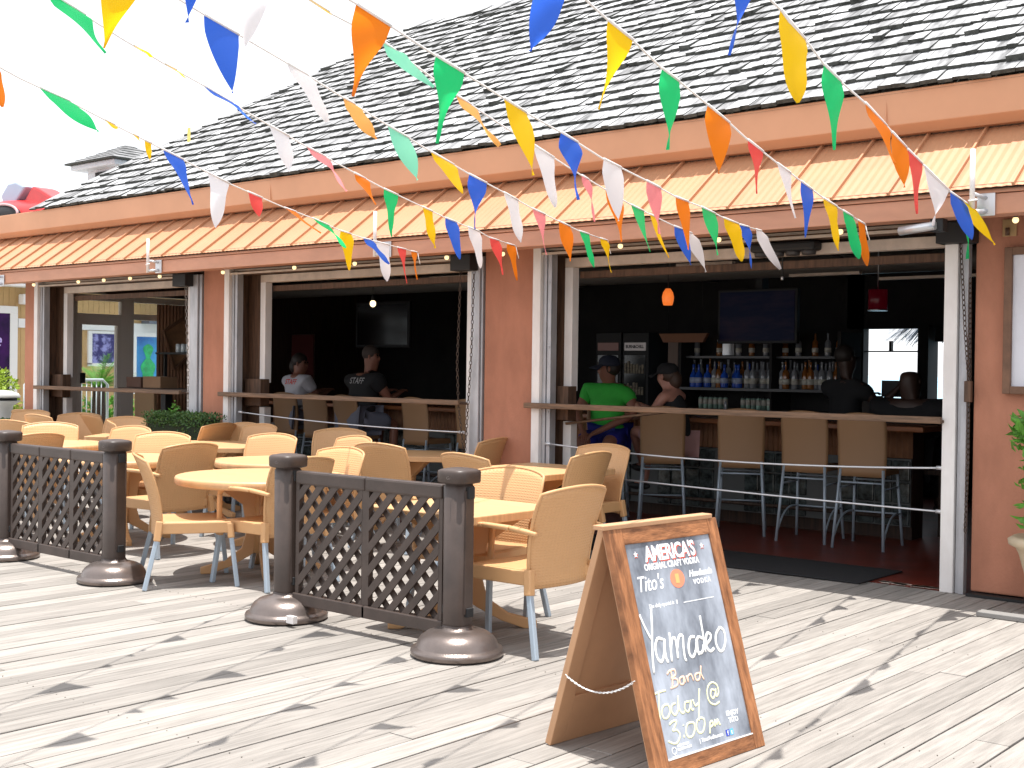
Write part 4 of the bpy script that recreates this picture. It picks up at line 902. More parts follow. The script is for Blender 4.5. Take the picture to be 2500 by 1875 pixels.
# heater hung in the big opening
ht = thing('patio_heater', 'black ribbed heater hung under the header of the big opening', 'heater', (-4.5, 8.46, 2.42))
part(MB().box(-4.75, -4.22, 8.36, 8.50, 2.36, 2.43), 'heater_body', M_black, ht, world=True, bev=0.02)
for i in range(4): part(MB().lathe([(0.05, 0), (0.055, 0.03), (0.03, 0.05)], (-4.68 + i * 0.13, 8.42, 2.33), 14), 'heater_coil', mat('dark_grey_coil', (0.05, 0.045, 0.045), 0.5), ht, world=True)
part(MB().tube([(-4.70, 8.42, 2.43), (-4.70, 8.42, 2.53)], 0.006).tube([(-4.28, 8.42, 2.43), (-4.28, 8.42, 2.53)], 0.006).tube([(-4.62, 8.42, 2.43), (-4.5, 8.42, 2.48), (-4.35, 8.42, 2.43)], 0.008), 'heater_hanger', M_black, ht, world=True)
mc = thing('hanging_microphone', 'thin black rod with a metal tip hanging in the big opening', 'microphone', (-4.62, 8.6, 2.2))
part(MB().tube([(-4.60, 8.6, 2.6), (-4.60, 8.6, 2.19)], 0.006), 'rod', M_black, mc, world=True)
part(MB().lathe([(0.011, 0), (0.011, 0.03)], (-4.60, 8.6, 2.165), 10), 'tip', M_steel, mc, world=True)

# ------------------------------------------------------------ people
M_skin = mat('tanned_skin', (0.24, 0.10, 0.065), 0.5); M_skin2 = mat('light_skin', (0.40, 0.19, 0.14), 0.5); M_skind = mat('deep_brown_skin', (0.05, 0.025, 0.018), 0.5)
def skinmesh(name, J, E, m, parent, sub=2, root=0):
    bm = bmesh.new(); ly = bm.verts.layers.skin.verify(); vs = []
    for i, (p, r) in enumerate(J):
        v = bm.verts.new(p); r = r if isinstance(r, tuple) else (r, r); v[ly].radius = r; v[ly].use_root = (i == root); vs.append(v)
    for a, b in E: bm.edges.new((vs[a], vs[b]))
    me = bpy.data.meshes.new(name); bm.to_mesh(me); bm.free(); me.materials.append(m)
    o = bpy.data.objects.new(name, me); COL.objects.link(o); o.parent = parent
    s = o.modifiers.new('skin', 'SKIN'); s.use_smooth_shade = True; q = o.modifiers.new('sub', 'SUBSURF'); q.levels = sub; q.render_levels = sub
    return o
def person(label, loc, rz, shirt, legs, skin, sh=(0.20, 0.20), hipz=0.72, arms=None, legj=None, headdir=(0, 1), headpos=None, lean=0.0, cap=None, hair=None, short_sleeve=True, hands=True, build=1.0, shirt_open=False, shorts=True, hs=1.0):
    """local: faces +y, right hand at +x. joints relative to the seat centre on the floor"""
    t = thing('person', label, 'person', loc, rz)
    hz = hipz; b = build
    hp = Vector((0, 0, hz + 0.08)); ch = Vector((0, lean * 0.6, hz + 0.38)); nk = Vector((0, lean, hz + 0.54)); 
    hd = Vector(headpos) if headpos else Vector((0, lean + 0.02, hz + 0.675))
    hx = Vector((headdir[0], headdir[1], 0)).normalized()
    J = [(hp, (0.125 * b, 0.10 * b)), (Vector((0, lean * 0.3, hz + 0.22)), (0.112 * b, 0.088 * b)), (ch, (0.135 * b, 0.095 * b)), (nk, 0.053 * hs ** 1.6), (hd - Vector((0, 0, 0.05)) + hx * 0.012, (0.066 * hs, 0.072 * hs)), (hd + Vector((0, 0, 0.035)) - hx * 0.008, (0.078 * hs, 0.088 * hs)), (hd + Vector((0, 0, 0.085)) - hx * 0.008, (0.055 * hs, 0.065 * hs))]
    E = [(0, 1), (1, 2), (3, 4), (4, 5), (5, 6)]
    J += [(hd + hx * 0.098 + Vector((0, 0, -0.018)), 0.011), (Vector((0, lean * 0.85, hz + 0.475)), (0.10 * b, 0.072 * b))]; E += [(4, 7), (2, 8), (8, 3)]; UC = 8
    # nose and ears
    side = Vector((-hx.y, hx.x, 0))
    hands_at = []
    for s, (el, wr) in zip((1, -1), arms):
        o = len(J); shp = Vector((s * 0.175 * b, lean * 0.75, hz + 0.47)); el = Vector(el); wr = Vector(wr)
        J += [(shp, 0.062 * b), (shp.lerp(el, 0.5), 0.050 * b), (el, 0.040), (el.lerp(wr, 0.45), 0.036), (wr, 0.026)]
        E += [(UC, o), (o, o + 1), (o + 1, o + 2), (o + 2, o + 3), (o + 3, o + 4)]
        d = (wr - el).normalized(); hn = len(J); J += [(wr + d * 0.05, (0.034, 0.020))]; E += [(o + 4, hn)]; 
        if hands:
            sd_ = d.cross(Vector((0, 0, 1))).normalized()
            for k, L in ((-1.5, 0.062), (-0.5, 0.075), (0.5, 0.070), (1.5, 0.055)):
                q = len(J); base = wr + d * 0.085 + sd_ * k * 0.017
                J += [(base, 0.0095), (base + d * L * 0.5 - Vector((0, 0, 0.010)), 0.0088), (base + d * L * 0.9 - Vector((0, 0, 0.035)), 0.0078)]
                E += [(hn, q), (q, q + 1), (q + 1, q + 2)]
            q = len(J); J += [(wr + d * 0.04 - sd_ * s * 0.040, 0.011), (wr + d * 0.075 - sd_ * s * 0.055 - Vector((0, 0, 0.01)), 0.009)]; E += [(hn, q), (q, q + 1)]
    for s, (kn, an, toe) in zip((1, -1), legj):
        o = len(J); hj = Vector((s * 0.095, 0.02, hz + 0.05)); kn, an, toe = Vector(kn), Vector(an), Vector(toe)
        J += [(hj, 0.085 * b), (hj.lerp(kn, 0.5), 0.078 * b), (kn, 0.056), (kn.lerp(an, 0.35), 0.055), (an, 0.036), (toe, (0.036, 0.024))]
        E += [(0, o), (o, o + 1), (o + 1, o + 2), (o + 2, o + 3), (o + 3, o + 4), (o + 4, o + 5)]
    skinmesh('body', J, E, skin, t)
    eyes = MB()
    for s in (-1, 1): eyes.sph(hd + hx * 0.072 + side * s * 0.030 + Vector((0, 0, 0.014)), 0.010, 8, 6)
    part(eyes, 'eyes', mat('dark_eyes', (0.02, 0.015, 0.012), 0.2), t)
    er = MB()
    for s in (-1, 1): er.sph(hd + side * s * 0.082 + Vector((0, 0, -0.005)), 0.022, 8, 6, (0.6, 0.6, 1.2))
    part(er, 'ears', skin, t)
    # clothing
    k = 0.020
    J2 = [(hp - Vector((0, 0, 0.03)), (0.145 * b + k, 0.12 * b + k)), (Vector((0, lean * 0.3, hz + 0.22)), (0.135 * b + k, 0.11 * b + k)), (ch, (0.155 * b + k, 0.115 * b + k)), (Vector((0, lean * 0.85, hz + 0.475)), (0.115 * b, 0.085 * b)), (nk - Vector((0, 0, 0.005)), 0.064)]
    E2 = [(0, 1), (1, 2), (2, 3), (3, 4)]
    if short_sleeve:
        for s, (el, wr) in zip((1, -1), arms):
            o = len(J2); shp = Vector((s * 0.175 * b, lean * 0.75, hz + 0.47)); el = Vector(el)
            J2 += [(shp, 0.072 * b + k * 0.6), (shp.lerp(el, 0.62), 0.062 * b)]; E2 += [(3, o), (o, o + 1)]
    skinmesh('shirt', J2, E2, shirt, t)
    J3 = [(hp - Vector((0, 0, 0.02)), (0.14 * b + k, 0.115 * b + k))]; E3 = []
    for s, (kn, an, toe) in zip((1, -1), legj):
        o = len(J3); hj = Vector((s * 0.095, 0.02, hz + 0.05)); kn = Vector(kn)
        J3 += [(hj, 0.092 * b), (hj.lerp(kn, 0.5), 0.088 * b), (hj.lerp(kn, 0.86), 0.080 * b)]; E3 += [(0, o), (o, o + 1), (o + 1, o + 2)]
        if not shorts: J3 += [(kn, 0.07), (Vector(an) + Vector((0, 0, 0.04)), 0.055)]; E3 += [(o + 2, o + 3), (o + 3, o + 4)]
    skinmesh('shorts' if shorts else 'trousers', J3, E3, legs, t)
    sh_ = MB()
    for s, (kn, an, toe) in zip((1, -1), legj):
        an, toe = Vector(an), Vector(toe); dd = (toe - an); dd.z = 0; dd.normalize(); c_ = (an + toe) / 2
        q = MB(); q.sph((0, 0, 0), 1, 12, 8); M = Matrix.Translation(c_ + Vector((0, 0, -0.02))) @ Vector((0, 1, 0)).rotation_difference(dd).to_matrix().to_4x4() @ Matrix.Diagonal((0.045, 0.125, 0.038, 1)); q.v = [M @ v for v in q.v]; join(sh_, q)
    for i in range(len(sh_.sm)): sh_.sm[i] = True
    part(sh_, 'shoes', M_black, t)
    if hair:
        h = MB(); h.sph(hd - hx * (0.03 if cap else 0.022) + Vector((0, 0, 0.012 if cap else 0.035)), 0.086 if cap else 0.094, 18, 12, (1, 1, 1.0)); part(h, 'hair', hair[0], t)
        if len(hair) > 1: h = MB(); h.sph(hd - hx * 0.085 + Vector((0, 0, -0.03)), 0.07, 14, 10, (0.9, 0.9, 1.2)); part(h, 'hair', hair[0], t)
    if cap:
        c_ = MB(); prof = [(0.098, 0.0), (0.100, 0.02), (0.092, 0.06), (0.06, 0.092), (0.001, 0.102)]
        c_.lathe(prof, hd - hx * 0.01 + Vector((0, 0, 0.022)), 20); part(c_, 'cap', cap, t)
        bmx = MB(); bmx.smooth = True
        ang_ = math.atan2(hx.y, hx.x)
        def bf(u, v): a = (u - 0.5) * 2.0; r = 0.09 + 0.085 * v * math.cos(a * 0.9); return hd + Vector((math.cos(ang_ + a * (1 - 0.25 * v)) * r, math.sin(ang_ + a * (1 - 0.25 * v)) * r, 0.032 - 0.028 * v - 0.02 * a * a * v))
        bmx.shell(bf, 10, 5, 0.005); part(bmx, 'cap_brim', cap, t)
    t.scale = (1.07, 1.07, 1.07)
    return t
M_green = mat('neon_green_shirt', (0.035, 0.42, 0.045), 0.8, var=0.08, vscale=10, bump=0.2, bscale=12); M_blueS = mat('royal_blue_shorts', (0.01, 0.015, 0.22), 0.7)
M_navy = mat('navy_cap', (0.012, 0.016, 0.035), 0.8); M_tsh = mat('white_staff_shirt', (0.50, 0.50, 0.55), 0.8, bump=0.2, bscale=12); M_bsh = mat('black_staff_shirt', (0.012, 0.012, 0.014), 0.85)
M_pink = mat('pink_shorts', (0.45, 0.25, 0.24), 0.8); M_hair = mat('dark_hair', (0.02, 0.013, 0.01), 0.6); M_hair2 = mat('brown_hair', (0.05, 0.025, 0.015), 0.6); M_gs = mat('grey_blue_shorts', (0.16, 0.17, 0.22), 0.8)
seat_legs = [((0.13, 0.40, 0.70), (0.14, 0.38, 0.30), (0.14, 0.50, 0.27)), ((-0.13, 0.40, 0.70), (-0.14, 0.38, 0.30), (-0.14, 0.50, 0.27))]
person('man in a neon green shirt, blue shorts and navy cap, hands on his knee', (-7.14, 9.88, 0.03), R(-162), M_green, M_blueS, M_skin, hipz=0.68,
       arms=[((0.25, 0.12, 0.95), (0.12, 0.34, 0.79)), ((-0.27, 0.08, 0.95), (-0.02, 0.32, 0.80))], legj=seat_legs, headdir=(0.88, 0.40), cap=M_navy, hair=(M_hair,), build=1.08)
person('woman in a black cap and black strap top sitting in profile, leaning over the bar', (-6.38, 9.98, 0.02), R(92), M_bsh, M_pink, M_skin2, hipz=0.66,
       arms=[((0.15, 0.22, 0.93), (0.02, 0.40, 1.03)), ((-0.20, 0.2, 0.94), (-0.06, 0.40, 1.03))], legj=[((0.12, 0.40, 0.74), (0.10, 0.42, 0.34), (0.10, 0.54, 0.31)), ((-0.08, 0.42, 0.82), (0.20, 0.50, 0.50), (0.24, 0.60, 0.46))],
       headdir=(0, 1), headpos=(0, 0.14, 1.30), lean=0.10, cap=M_bsh, hair=(M_hair2, 1), short_sleeve=False, build=0.86)
M_redt = mat('red_print', (0.7, 0.03, 0.02), 0.7); M_gryt = mat('grey_print', (0.42, 0.42, 0.42), 0.7)
p5 = person('person in a white shirt with red back lettering, at the bar in the middle opening', (-12.30, 10.25, 0.05), R(-6), M_tsh, M_gs, M_skin, hipz=0.68,
       arms=[((0.22, 0.20, 0.95), (0.10, 0.42, 1.03)), ((-0.22, 0.20, 0.95), (-0.08, 0.42, 1.03))], legj=seat_legs, headdir=(0.9, 0.45), lean=0.08, hair=(M_hair, 1), build=1.05)
p6 = person('person in a black shirt with grey back lettering, head bowed at the bar', (-10.88, 10.05, 0.05), R(-6), M_bsh, M_gs, M_skin, hipz=0.70,
       arms=[((0.27, 0.22, 0.97), (0.16, 0.46, 1.05)), ((-0.26, 0.22, 0.97), (-0.10, 0.46, 1.05))], legj=seat_legs, headdir=(0.85, 0.5), headpos=(0.04, 0.15, 1.44), lean=0.12, hair=(mat('short_hair', (0.05, 0.035, 0.03), 0.7),), build=1.28)
for p_, m_, z_, sz, yy in ((p5, M_redt, 1.11, 0.085, -0.108), (p6, M_gryt, 1.14, 0.095, -0.128)):
    bpy.context.view_layer.update(); dg_ = bpy.context.evaluated_depsgraph_get()
    so_ = [c for c in p_.children if c.name.startswith('shirt')][0]; tree = BVHTree.FromObject(so_, dg_)
    tx = text_mb('STAFF', sz, Matrix.Translation((0, -0.5, z_)) @ Matrix.Rotation(R(90), 4, 'X'), 0.0, bold=0.001)
    for i, v in enumerate(tx.v):
        h_ = tree.ray_cast(v, Vector((0, 1, 0)))
        if h_[0]: tx.v[i] = h_[0] + Vector((0, -0.004, 0))
    part(tx, 'shirt_lettering', m_, p_)
person('dark silhouetted person raising a tablet against the sea view', (-5.46, 11.55, -0.10), R(-15), M_bsh, M_bsh, M_skind, hipz=0.86,
       arms=[((0.30, 0.10, 1.16), (0.42, 0.22, 1.34)), ((-0.24, 0.15, 1.15), (-0.05, 0.34, 1.25))], legj=[((0.1, 0.03, 0.48), (0.1, 0, 0.07), (0.1, 0.12, 0.03)), ((-0.1, 0.03, 0.48), (-0.1, 0, 0.07), (-0.1, 0.12, 0.03))],
       headdir=(0.2, 1), headpos=(-0.02, 0.02, 1.60), hair=(M_hair,), build=1.1, shorts=False)
tb = thing('tablet', 'black tablet held up by the silhouetted person', 'tablet', (-5.12, 11.72, 1.30))
part(MB().box(-5.16, -4.94, 11.70, 11.712, 1.24, 1.40), 'tablet_body', M_black, tb, world=True, bev=0.003)
person('bald silhouetted person with broad shoulders seated in front of the sea view', (-4.66, 11.2, 0), R(5), M_bsh, M_bsh, M_skind, hipz=0.60,
       arms=[((0.30, 0.12, 0.90), (0.18, 0.40, 0.98)), ((-0.30, 0.12, 0.90), (-0.18, 0.40, 0.98))], legj=[((0.13, 0.40, 0.62), (0.14, 0.38, 0.22), (0.14, 0.50, 0.19)), ((-0.13, 0.40, 0.62), (-0.14, 0.38, 0.22), (-0.14, 0.50, 0.19))],
       headdir=(0.1, 1), headpos=(0, 0.0, 1.31), build=1.5, hs=1.28, shorts=False)
bs = thing('bar_bench', 'dark bench beneath the bald silhouetted person', 'bench', (-4.66, 11.2, 0))
part(MB().box(-5.0, -4.2, 11.0, 11.4, 0.56, 0.60), 'bench_seat', M_dbrown, bs, world=True); part(MB().box(-4.95, -4.88, 11.05, 11.35, 0.0, 0.56).box(-4.32, -4.25, 11.05, 11.35, 0, 0.56), 'bench_leg', M_dbrown, bs, world=True)
STRINGS=[([(-4.826,2.393,2.668),(-4.898,2.532,2.654),(-4.961,2.651,2.641),(-5.129,2.976,2.622),(-5.304,3.311,2.591),(-5.513,3.714,2.558),(-5.872,4.403,2.496),(-6.231,5.095,2.462),(-6.46,5.534,2.452),(-6.699,5.995,2.428),(-6.931,6.44,2.425),(-7.56,7.65,2.447)],
[((-4.829,2.397,2.667),(-4.891,2.517,2.655),(-4.83,2.508,2.48),'o'),((-5.024,2.772,2.634),(-5.129,2.976,2.622),(-4.969,3.022,2.476),'g'),((-5.261,3.228,2.599),(-5.304,3.311,2.591),(-5.238,3.285,2.558),'y'),((-5.377,3.452,2.58),(-5.406,3.507,2.575),(-5.353,3.489,2.535),'y'),((-5.431,3.556,2.571),(-5.465,3.621,2.566),(-5.429,3.589,2.47),'y'),((-5.519,3.725,2.557),(-5.618,3.916,2.54),(-5.508,3.902,2.292),'b'),((-5.749,4.167,2.517),(-5.874,4.408,2.496),(-5.822,4.274,2.228),'w'),((-5.988,4.627,2.485),(-6.082,4.808,2.476),(-6.013,4.733,2.348),'r'),((-6.24,5.112,2.461),(-6.323,5.272,2.458),(-6.147,5.332,2.313),'o'),((-6.46,5.534,2.452),(-6.596,5.796,2.438),(-6.408,5.788,2.273),'g'),((-6.703,6.002,2.428),(-6.8,6.188,2.427),(-6.733,6.116,2.155),'y'),((-6.922,6.424,2.425),(-7.003,6.58,2.428),(-6.843,6.618,2.241),'b'),((-7.056,6.681,2.43),(-7.203,6.964,2.435),(-7.103,6.85,2.135),'w'),((-7.3,7.15,2.438),(-7.406,7.354,2.442),(-7.321,7.284,2.153),'r'),((-7.474,7.485,2.444),(-7.549,7.629,2.447),(-7.492,7.576,2.208),'o')]),([(-4.285,2.383,2.823),(-4.32,2.469,2.809),(-4.376,2.604,2.789),(-4.46,2.809,2.761),(-4.575,3.085,2.732),(-4.694,3.373,2.708),(-4.822,3.685,2.67),(-4.917,3.915,2.646),(-5.077,4.302,2.608),(-5.305,4.854,2.561),(-5.462,5.234,2.531),(-5.704,5.82,2.501),(-5.852,6.178,2.481),(-6.122,6.831,2.464),(-6.21,7.046,2.444),(-6.462,7.655,2.444)],
[((-4.287,2.388,2.822),(-4.374,2.599,2.79),(-4.246,2.61,2.628),'g'),((-4.49,2.88,2.754),(-4.522,2.956,2.746),(-4.441,2.948,2.709),'y'),((-4.576,3.088,2.732),(-4.611,3.174,2.725),(-4.526,3.171,2.676),'y'),((-4.695,3.376,2.707),(-4.791,3.609,2.679),(-4.626,3.617,2.566),'b'),((-4.922,3.926,2.645),(-5.002,4.119,2.626),(-4.927,4.063,2.43),'w'),((-5.076,4.298,2.609),(-5.162,4.506,2.591),(-5.002,4.519,2.394),'p'),((-5.301,4.844,2.561),(-5.359,4.983,2.55),(-5.262,4.978,2.392),'o'),((-5.462,5.234,2.531),(-5.544,5.431,2.521),(-5.501,5.335,2.254),'g'),((-5.699,5.807,2.502),(-5.765,5.967,2.493),(-5.695,5.922,2.243),'y'),((-5.855,6.185,2.481),(-5.941,6.392,2.476),(-5.85,6.332,2.21),'b'),((-6.03,6.61,2.47),(-6.122,6.831,2.464),(-6.037,6.755,2.185),'w'),((-6.21,7.046,2.444),(-6.296,7.252,2.444),(-6.2,7.194,2.174),'r'),((-6.373,7.44,2.444),(-6.446,7.615,2.444),(-6.369,7.561,2.16),'o')]),([(-3.666,2.268,2.778),(-3.791,2.623,2.749),(-3.838,2.758,2.737),(-3.913,2.973,2.72),(-4.016,3.266,2.698),(-4.086,3.466,2.681),(-4.267,3.983,2.63),(-4.325,4.15,2.614),(-4.495,4.635,2.57),(-4.663,5.115,2.531),(-4.829,5.59,2.503),(-5.0,6.077,2.469),(-5.303,6.944,2.433),(-5.547,7.64,2.434)],
[((-3.67,2.277,2.777),(-3.726,2.438,2.764),(-3.736,2.294,2.502),'y'),((-3.838,2.758,2.737),(-3.913,2.973,2.72),(-3.851,2.898,2.475),'b'),((-4.028,3.302,2.695),(-4.085,3.463,2.681),(-3.969,3.474,2.475),'w'),((-4.186,3.754,2.653),(-4.222,3.855,2.643),(-4.116,3.888,2.478),'a'),((-4.331,4.166,2.612),(-4.408,4.387,2.592),(-4.3,4.342,2.369),'t'),((-4.495,4.635,2.57),(-4.592,4.913,2.547),(-4.461,4.844,2.375),'y'),((-4.663,5.115,2.531),(-4.746,5.354,2.517),(-4.714,5.226,2.239),'b'),((-4.836,5.609,2.502),(-4.915,5.836,2.486),(-4.828,5.761,2.219),'w'),((-5.0,6.077,2.469),(-5.079,6.304,2.46),(-4.997,6.224,2.19),'p'),((-5.168,6.559,2.449),(-5.249,6.789,2.44),(-5.173,6.701,2.192),'o'),((-5.318,6.988,2.433),(-5.391,7.195,2.433),(-5.297,7.133,2.187),'g'),((-5.48,7.451,2.434),(-5.539,7.62,2.434),(-5.456,7.573,2.188),'y')]),([(-3.236,2.221,2.8),(-3.333,2.557,2.778),(-3.391,2.758,2.767),(-3.444,2.941,2.755),(-3.477,3.053,2.744),(-3.524,3.215,2.742),(-3.581,3.413,2.733),(-3.76,4.03,2.657),(-3.914,4.561,2.608),(-3.999,4.854,2.587),(-4.134,5.318,2.548),(-4.212,5.588,2.528),(-4.431,6.341,2.478),(-4.557,6.779,2.462),(-4.683,7.211,2.45),(-4.809,7.647,2.445)],
[((-3.238,2.231,2.799),(-3.277,2.363,2.791),(-3.269,2.285,2.506),'b'),((-3.336,2.567,2.777),(-3.391,2.758,2.767),(-3.404,2.61,2.523),'w'),((-3.423,2.866,2.76),(-3.474,3.042,2.745),(-3.379,2.969,2.703),'y'),((-3.581,3.413,2.733),(-3.609,3.51,2.721),(-3.458,3.572,2.563),'t'),((-3.76,4.03,2.657),(-3.803,4.177,2.643),(-3.652,4.203,2.447),'a'),((-4.002,4.865,2.586),(-4.078,5.127,2.564),(-3.99,5.035,2.289),'w'),((-4.192,5.52,2.533),(-4.223,5.625,2.525),(-4.156,5.61,2.286),'p'),((-4.3,5.892,2.508),(-4.381,6.171,2.49),(-4.298,6.061,2.22),'o'),((-4.428,6.334,2.479),(-4.5,6.582,2.469),(-4.398,6.502,2.2),'g'),((-4.533,6.696,2.465),(-4.572,6.83,2.46),(-4.467,6.817,2.189),'y'),((-4.685,7.22,2.45),(-4.746,7.429,2.448),(-4.643,7.368,2.192),'b'),((-4.768,7.507,2.447),(-4.806,7.637,2.445),(-4.686,7.632,2.161),'w')]),([(-2.921,2.634,2.598),(-2.932,2.678,2.596),(-2.987,2.885,2.578),(-3.065,3.179,2.553),(-3.121,3.39,2.539),(-3.203,3.701,2.515),(-3.259,3.912,2.498),(-3.353,4.264,2.483),(-3.479,4.74,2.448),(-3.629,5.308,2.434),(-3.764,5.817,2.413),(-3.884,6.27,2.418),(-4.001,6.712,2.409),(-4.101,7.089,2.409),(-4.248,7.642,2.428)],
[((-2.932,2.678,2.596),(-2.987,2.885,2.578),(-3.002,2.734,2.323),'o'),((-3.065,3.179,2.553),(-3.12,3.387,2.539),(-3.124,3.253,2.262),'g'),((-3.206,3.711,2.515),(-3.259,3.912,2.498),(-3.173,3.859,2.229),'y'),((-3.353,4.264,2.483),(-3.4,4.443,2.47),(-3.341,4.38,2.203),'b'),((-3.483,4.756,2.448),(-3.542,4.979,2.442),(-3.486,4.886,2.17),'w'),((-3.639,5.344,2.433),(-3.696,5.56,2.424),(-3.64,5.47,2.172),'p'),((-3.76,5.803,2.414),(-3.819,6.025,2.415),(-3.753,5.937,2.133),'o'),((-3.884,6.27,2.418),(-3.958,6.548,2.412),(-3.869,6.439,2.149),'g'),((-4.006,6.729,2.409),(-4.094,7.06,2.409),(-3.99,6.929,2.155),'y'),((-4.101,7.089,2.409),(-4.162,7.316,2.417),(-4.086,7.228,2.136),'b'),((-4.208,7.492,2.423),(-4.245,7.631,2.427),(-4.096,7.628,2.157),'w')]),([(-2.417,2.941,2.699),(-2.5,3.303,2.675),(-2.541,3.482,2.656),(-2.593,3.707,2.642),(-2.66,3.997,2.607),(-2.706,4.199,2.598),(-2.78,4.521,2.576),(-2.847,4.812,2.554),(-2.91,5.085,2.527),(-3.031,5.611,2.495),(-3.135,6.062,2.472),(-3.244,6.537,2.448),(-3.5,7.649,2.422)],
[((-2.423,2.969,2.697),(-2.47,3.174,2.684),(-2.506,3.021,2.45),'b'),((-2.541,3.482,2.656),(-2.593,3.707,2.642),(-2.624,3.552,2.371),'y'),((-2.66,3.997,2.607),(-2.703,4.185,2.598),(-2.688,4.088,2.313),'g'),((-2.783,4.531,2.575),(-2.85,4.824,2.553),(-2.813,4.68,2.308),'o'),((-2.913,5.097,2.527),(-2.969,5.341,2.512),(-2.934,5.223,2.295),'r'),((-3.026,5.589,2.496),(-3.082,5.833,2.484),(-3.002,5.738,2.237),'w'),((-3.131,6.045,2.473),(-3.187,6.287,2.46),(-3.161,6.165,2.187),'b'),((-3.242,6.527,2.448),(-3.317,6.855,2.44),(-3.236,6.712,2.165),'y'),((-3.353,7.013,2.437),(-3.415,7.279,2.431),(-3.321,7.174,2.157),'g'),((-3.447,7.418,2.427),(-3.494,7.624,2.423),(-3.436,7.537,2.144),'o')]),([(-2.081,3.501,2.868),(-2.156,3.914,2.756),(-2.175,4.014,2.753),(-2.194,4.118,2.732),(-2.239,4.364,2.711),(-2.28,4.59,2.675),(-2.32,4.81,2.66),(-2.389,5.183,2.65),(-2.466,5.608,2.617),(-2.541,6.015,2.581),(-2.605,6.363,2.559),(-2.642,6.567,2.538),(-2.742,7.114,2.511),(-2.837,7.635,2.505)],
[((-2.091,3.558,2.852),(-2.118,3.705,2.813),(-2.136,3.615,2.5),'b'),((-2.176,4.023,2.751),(-2.231,4.322,2.715),(-2.185,4.183,2.447),'y'),((-2.277,4.573,2.678),(-2.321,4.816,2.66),(-2.289,4.7,2.359),'g'),((-2.392,5.204,2.649),(-2.465,5.6,2.617),(-2.35,5.434,2.408),'o'),((-2.484,5.706,2.608),(-2.539,6.006,2.582),(-2.487,5.866,2.364),'o'),((-2.544,6.033,2.58),(-2.606,6.373,2.558),(-2.562,6.208,2.277),'r'),((-2.612,6.403,2.555),(-2.738,7.09,2.513),(-2.69,6.74,2.277),'w'),((-2.742,7.114,2.511),(-2.81,7.488,2.507),(-2.694,7.33,2.252),'b'),((-2.787,7.36,2.509),(-2.835,7.621,2.506),(-2.634,7.546,2.236),'y'),((-2.815,7.515,2.507),(-2.837,7.635,2.505),(-2.809,7.581,2.164),'g')])]
# ------------------------------------------------------------ outside beyond the right rear opening
M_thatch = mat('grey_blue_thatch', (0.30, 0.32, 0.36), 0.9, var=0.5, vscale=20, stretch=(1, 1, 0.2))
th = thing('thatched_umbrella', 'grey thatched parasol outside the rear opening', 'parasol', (-6.3, 17.2, 0))
tm_ = MB(); random.seed(5)
for i in range(420):
    a = random.uniform(0, 2 * math.pi); r1 = random.uniform(0.9, 1.25); z1 = 2.05 - random.uniform(0, 0.18); r0_ = r1 - random.uniform(0.5, 0.8)
    p = Vector((math.cos(a) * r0_, math.sin(a) * r0_, 2.75 - r0_ * 0.5)); q = Vector((math.cos(a + random.uniform(-0.1, 0.1)) * r1, math.sin(a) * r1, z1)); s = (q - p).cross(Vector((0, 0, 1))).normalized() * 0.016
    tm_.add([p - s, p + s, q + s * 0.5, q - s * 0.5], [(0, 1, 2, 3)])
part(tm_, 'thatch', M_thatch, th); part(MB().lathe([(1.0, 2.2), (0.6, 2.45), (0.02, 2.8)], (0, 0, 0), 24), 'thatch_cone', M_thatch, th); part(MB().tube([(0, 0, -0.5), (0, 0, 2.7)], 0.04), 'pole', M_dbrown, th)
t2 = copy_tree(th); t2.location = (-9.05, 17.0, -0.08); tag(t2, 'brown thatch fringe hanging at the left of the rear opening', 'parasol')
kb = thing('blue_banner', 'narrow bright blue banner hanging outside the right rear gap', 'banner', (-6.1, 17, 0))
part(MB().add([(-6.42, 16.0, 1.98), (-6.33, 16.0, 1.98), (-6.31, 16.0, 1.60), (-6.44, 16.0, 1.58)], [(0, 1, 2, 3)]), 'banner_cloth', mat('bright_blue_cloth', (0.02, 0.22, 0.75), 0.7), kb, world=True, mods=None)
tag(part(MB().box(-9.8, 3, 14.9, 18.9, -0.3, -0.17), 'boardwalk', M_pave), kind='structure')

# ------------------------------------------------------------ neighbour building at the left
M_yel = mat('pale_yellow_siding', (0.55, 0.36, 0.17), 0.8, var=0.05, vscale=2)
M_wtrim = mat('bright_white_trim', (0.80, 0.80, 0.80), 0.6)
nb = thing('neighbour_building', 'yellow building with white trim and posters in its windows, beyond the left end', 'building', (-21, 11, 0))
def N(mb, nm, m, **k): return part(mb, nm, m, nb, world=True, **k)
wl = MB()
yb = 6.0
while yb < 19: wl.box(-21.2, -21.0, yb, yb + 0.105, -0.1, 3.3); yb += 0.11
N(wl, 'wall', M_yel)
N(MB().box(-21.25, -20.6, 6, 19, 2.80, 2.86).box(-21.3, -21.2, 6, 19, 0, 4.2), 'soffit', M_wtrim)
N(MB().box(-21.0, -20.97, 11.22, 13.42, 2.09, 2.25).box(-21.0, -20.97, 13.42, 18, 2.09, 2.25), 'trim_band', M_wtrim)
N(MB().box(-21.0, -20.95, 9.3, 11.20, 2.33, 2.46).box(-21.0, -20.95, 11.06, 11.20, 0.9, 2.33), 'window_frame', M_wtrim, bev=0.006)
M_pw = mat('dark_window_poster', (0.02, 0.03, 0.05), 0.15, var=0.5, vscale=1.3, col2=(0.08, 0.02, 0.14))
pw = N(MB().box(-20.99, -20.965, 9.3, 11.06, 0.9, 2.33), 'window_pane', M_pw)
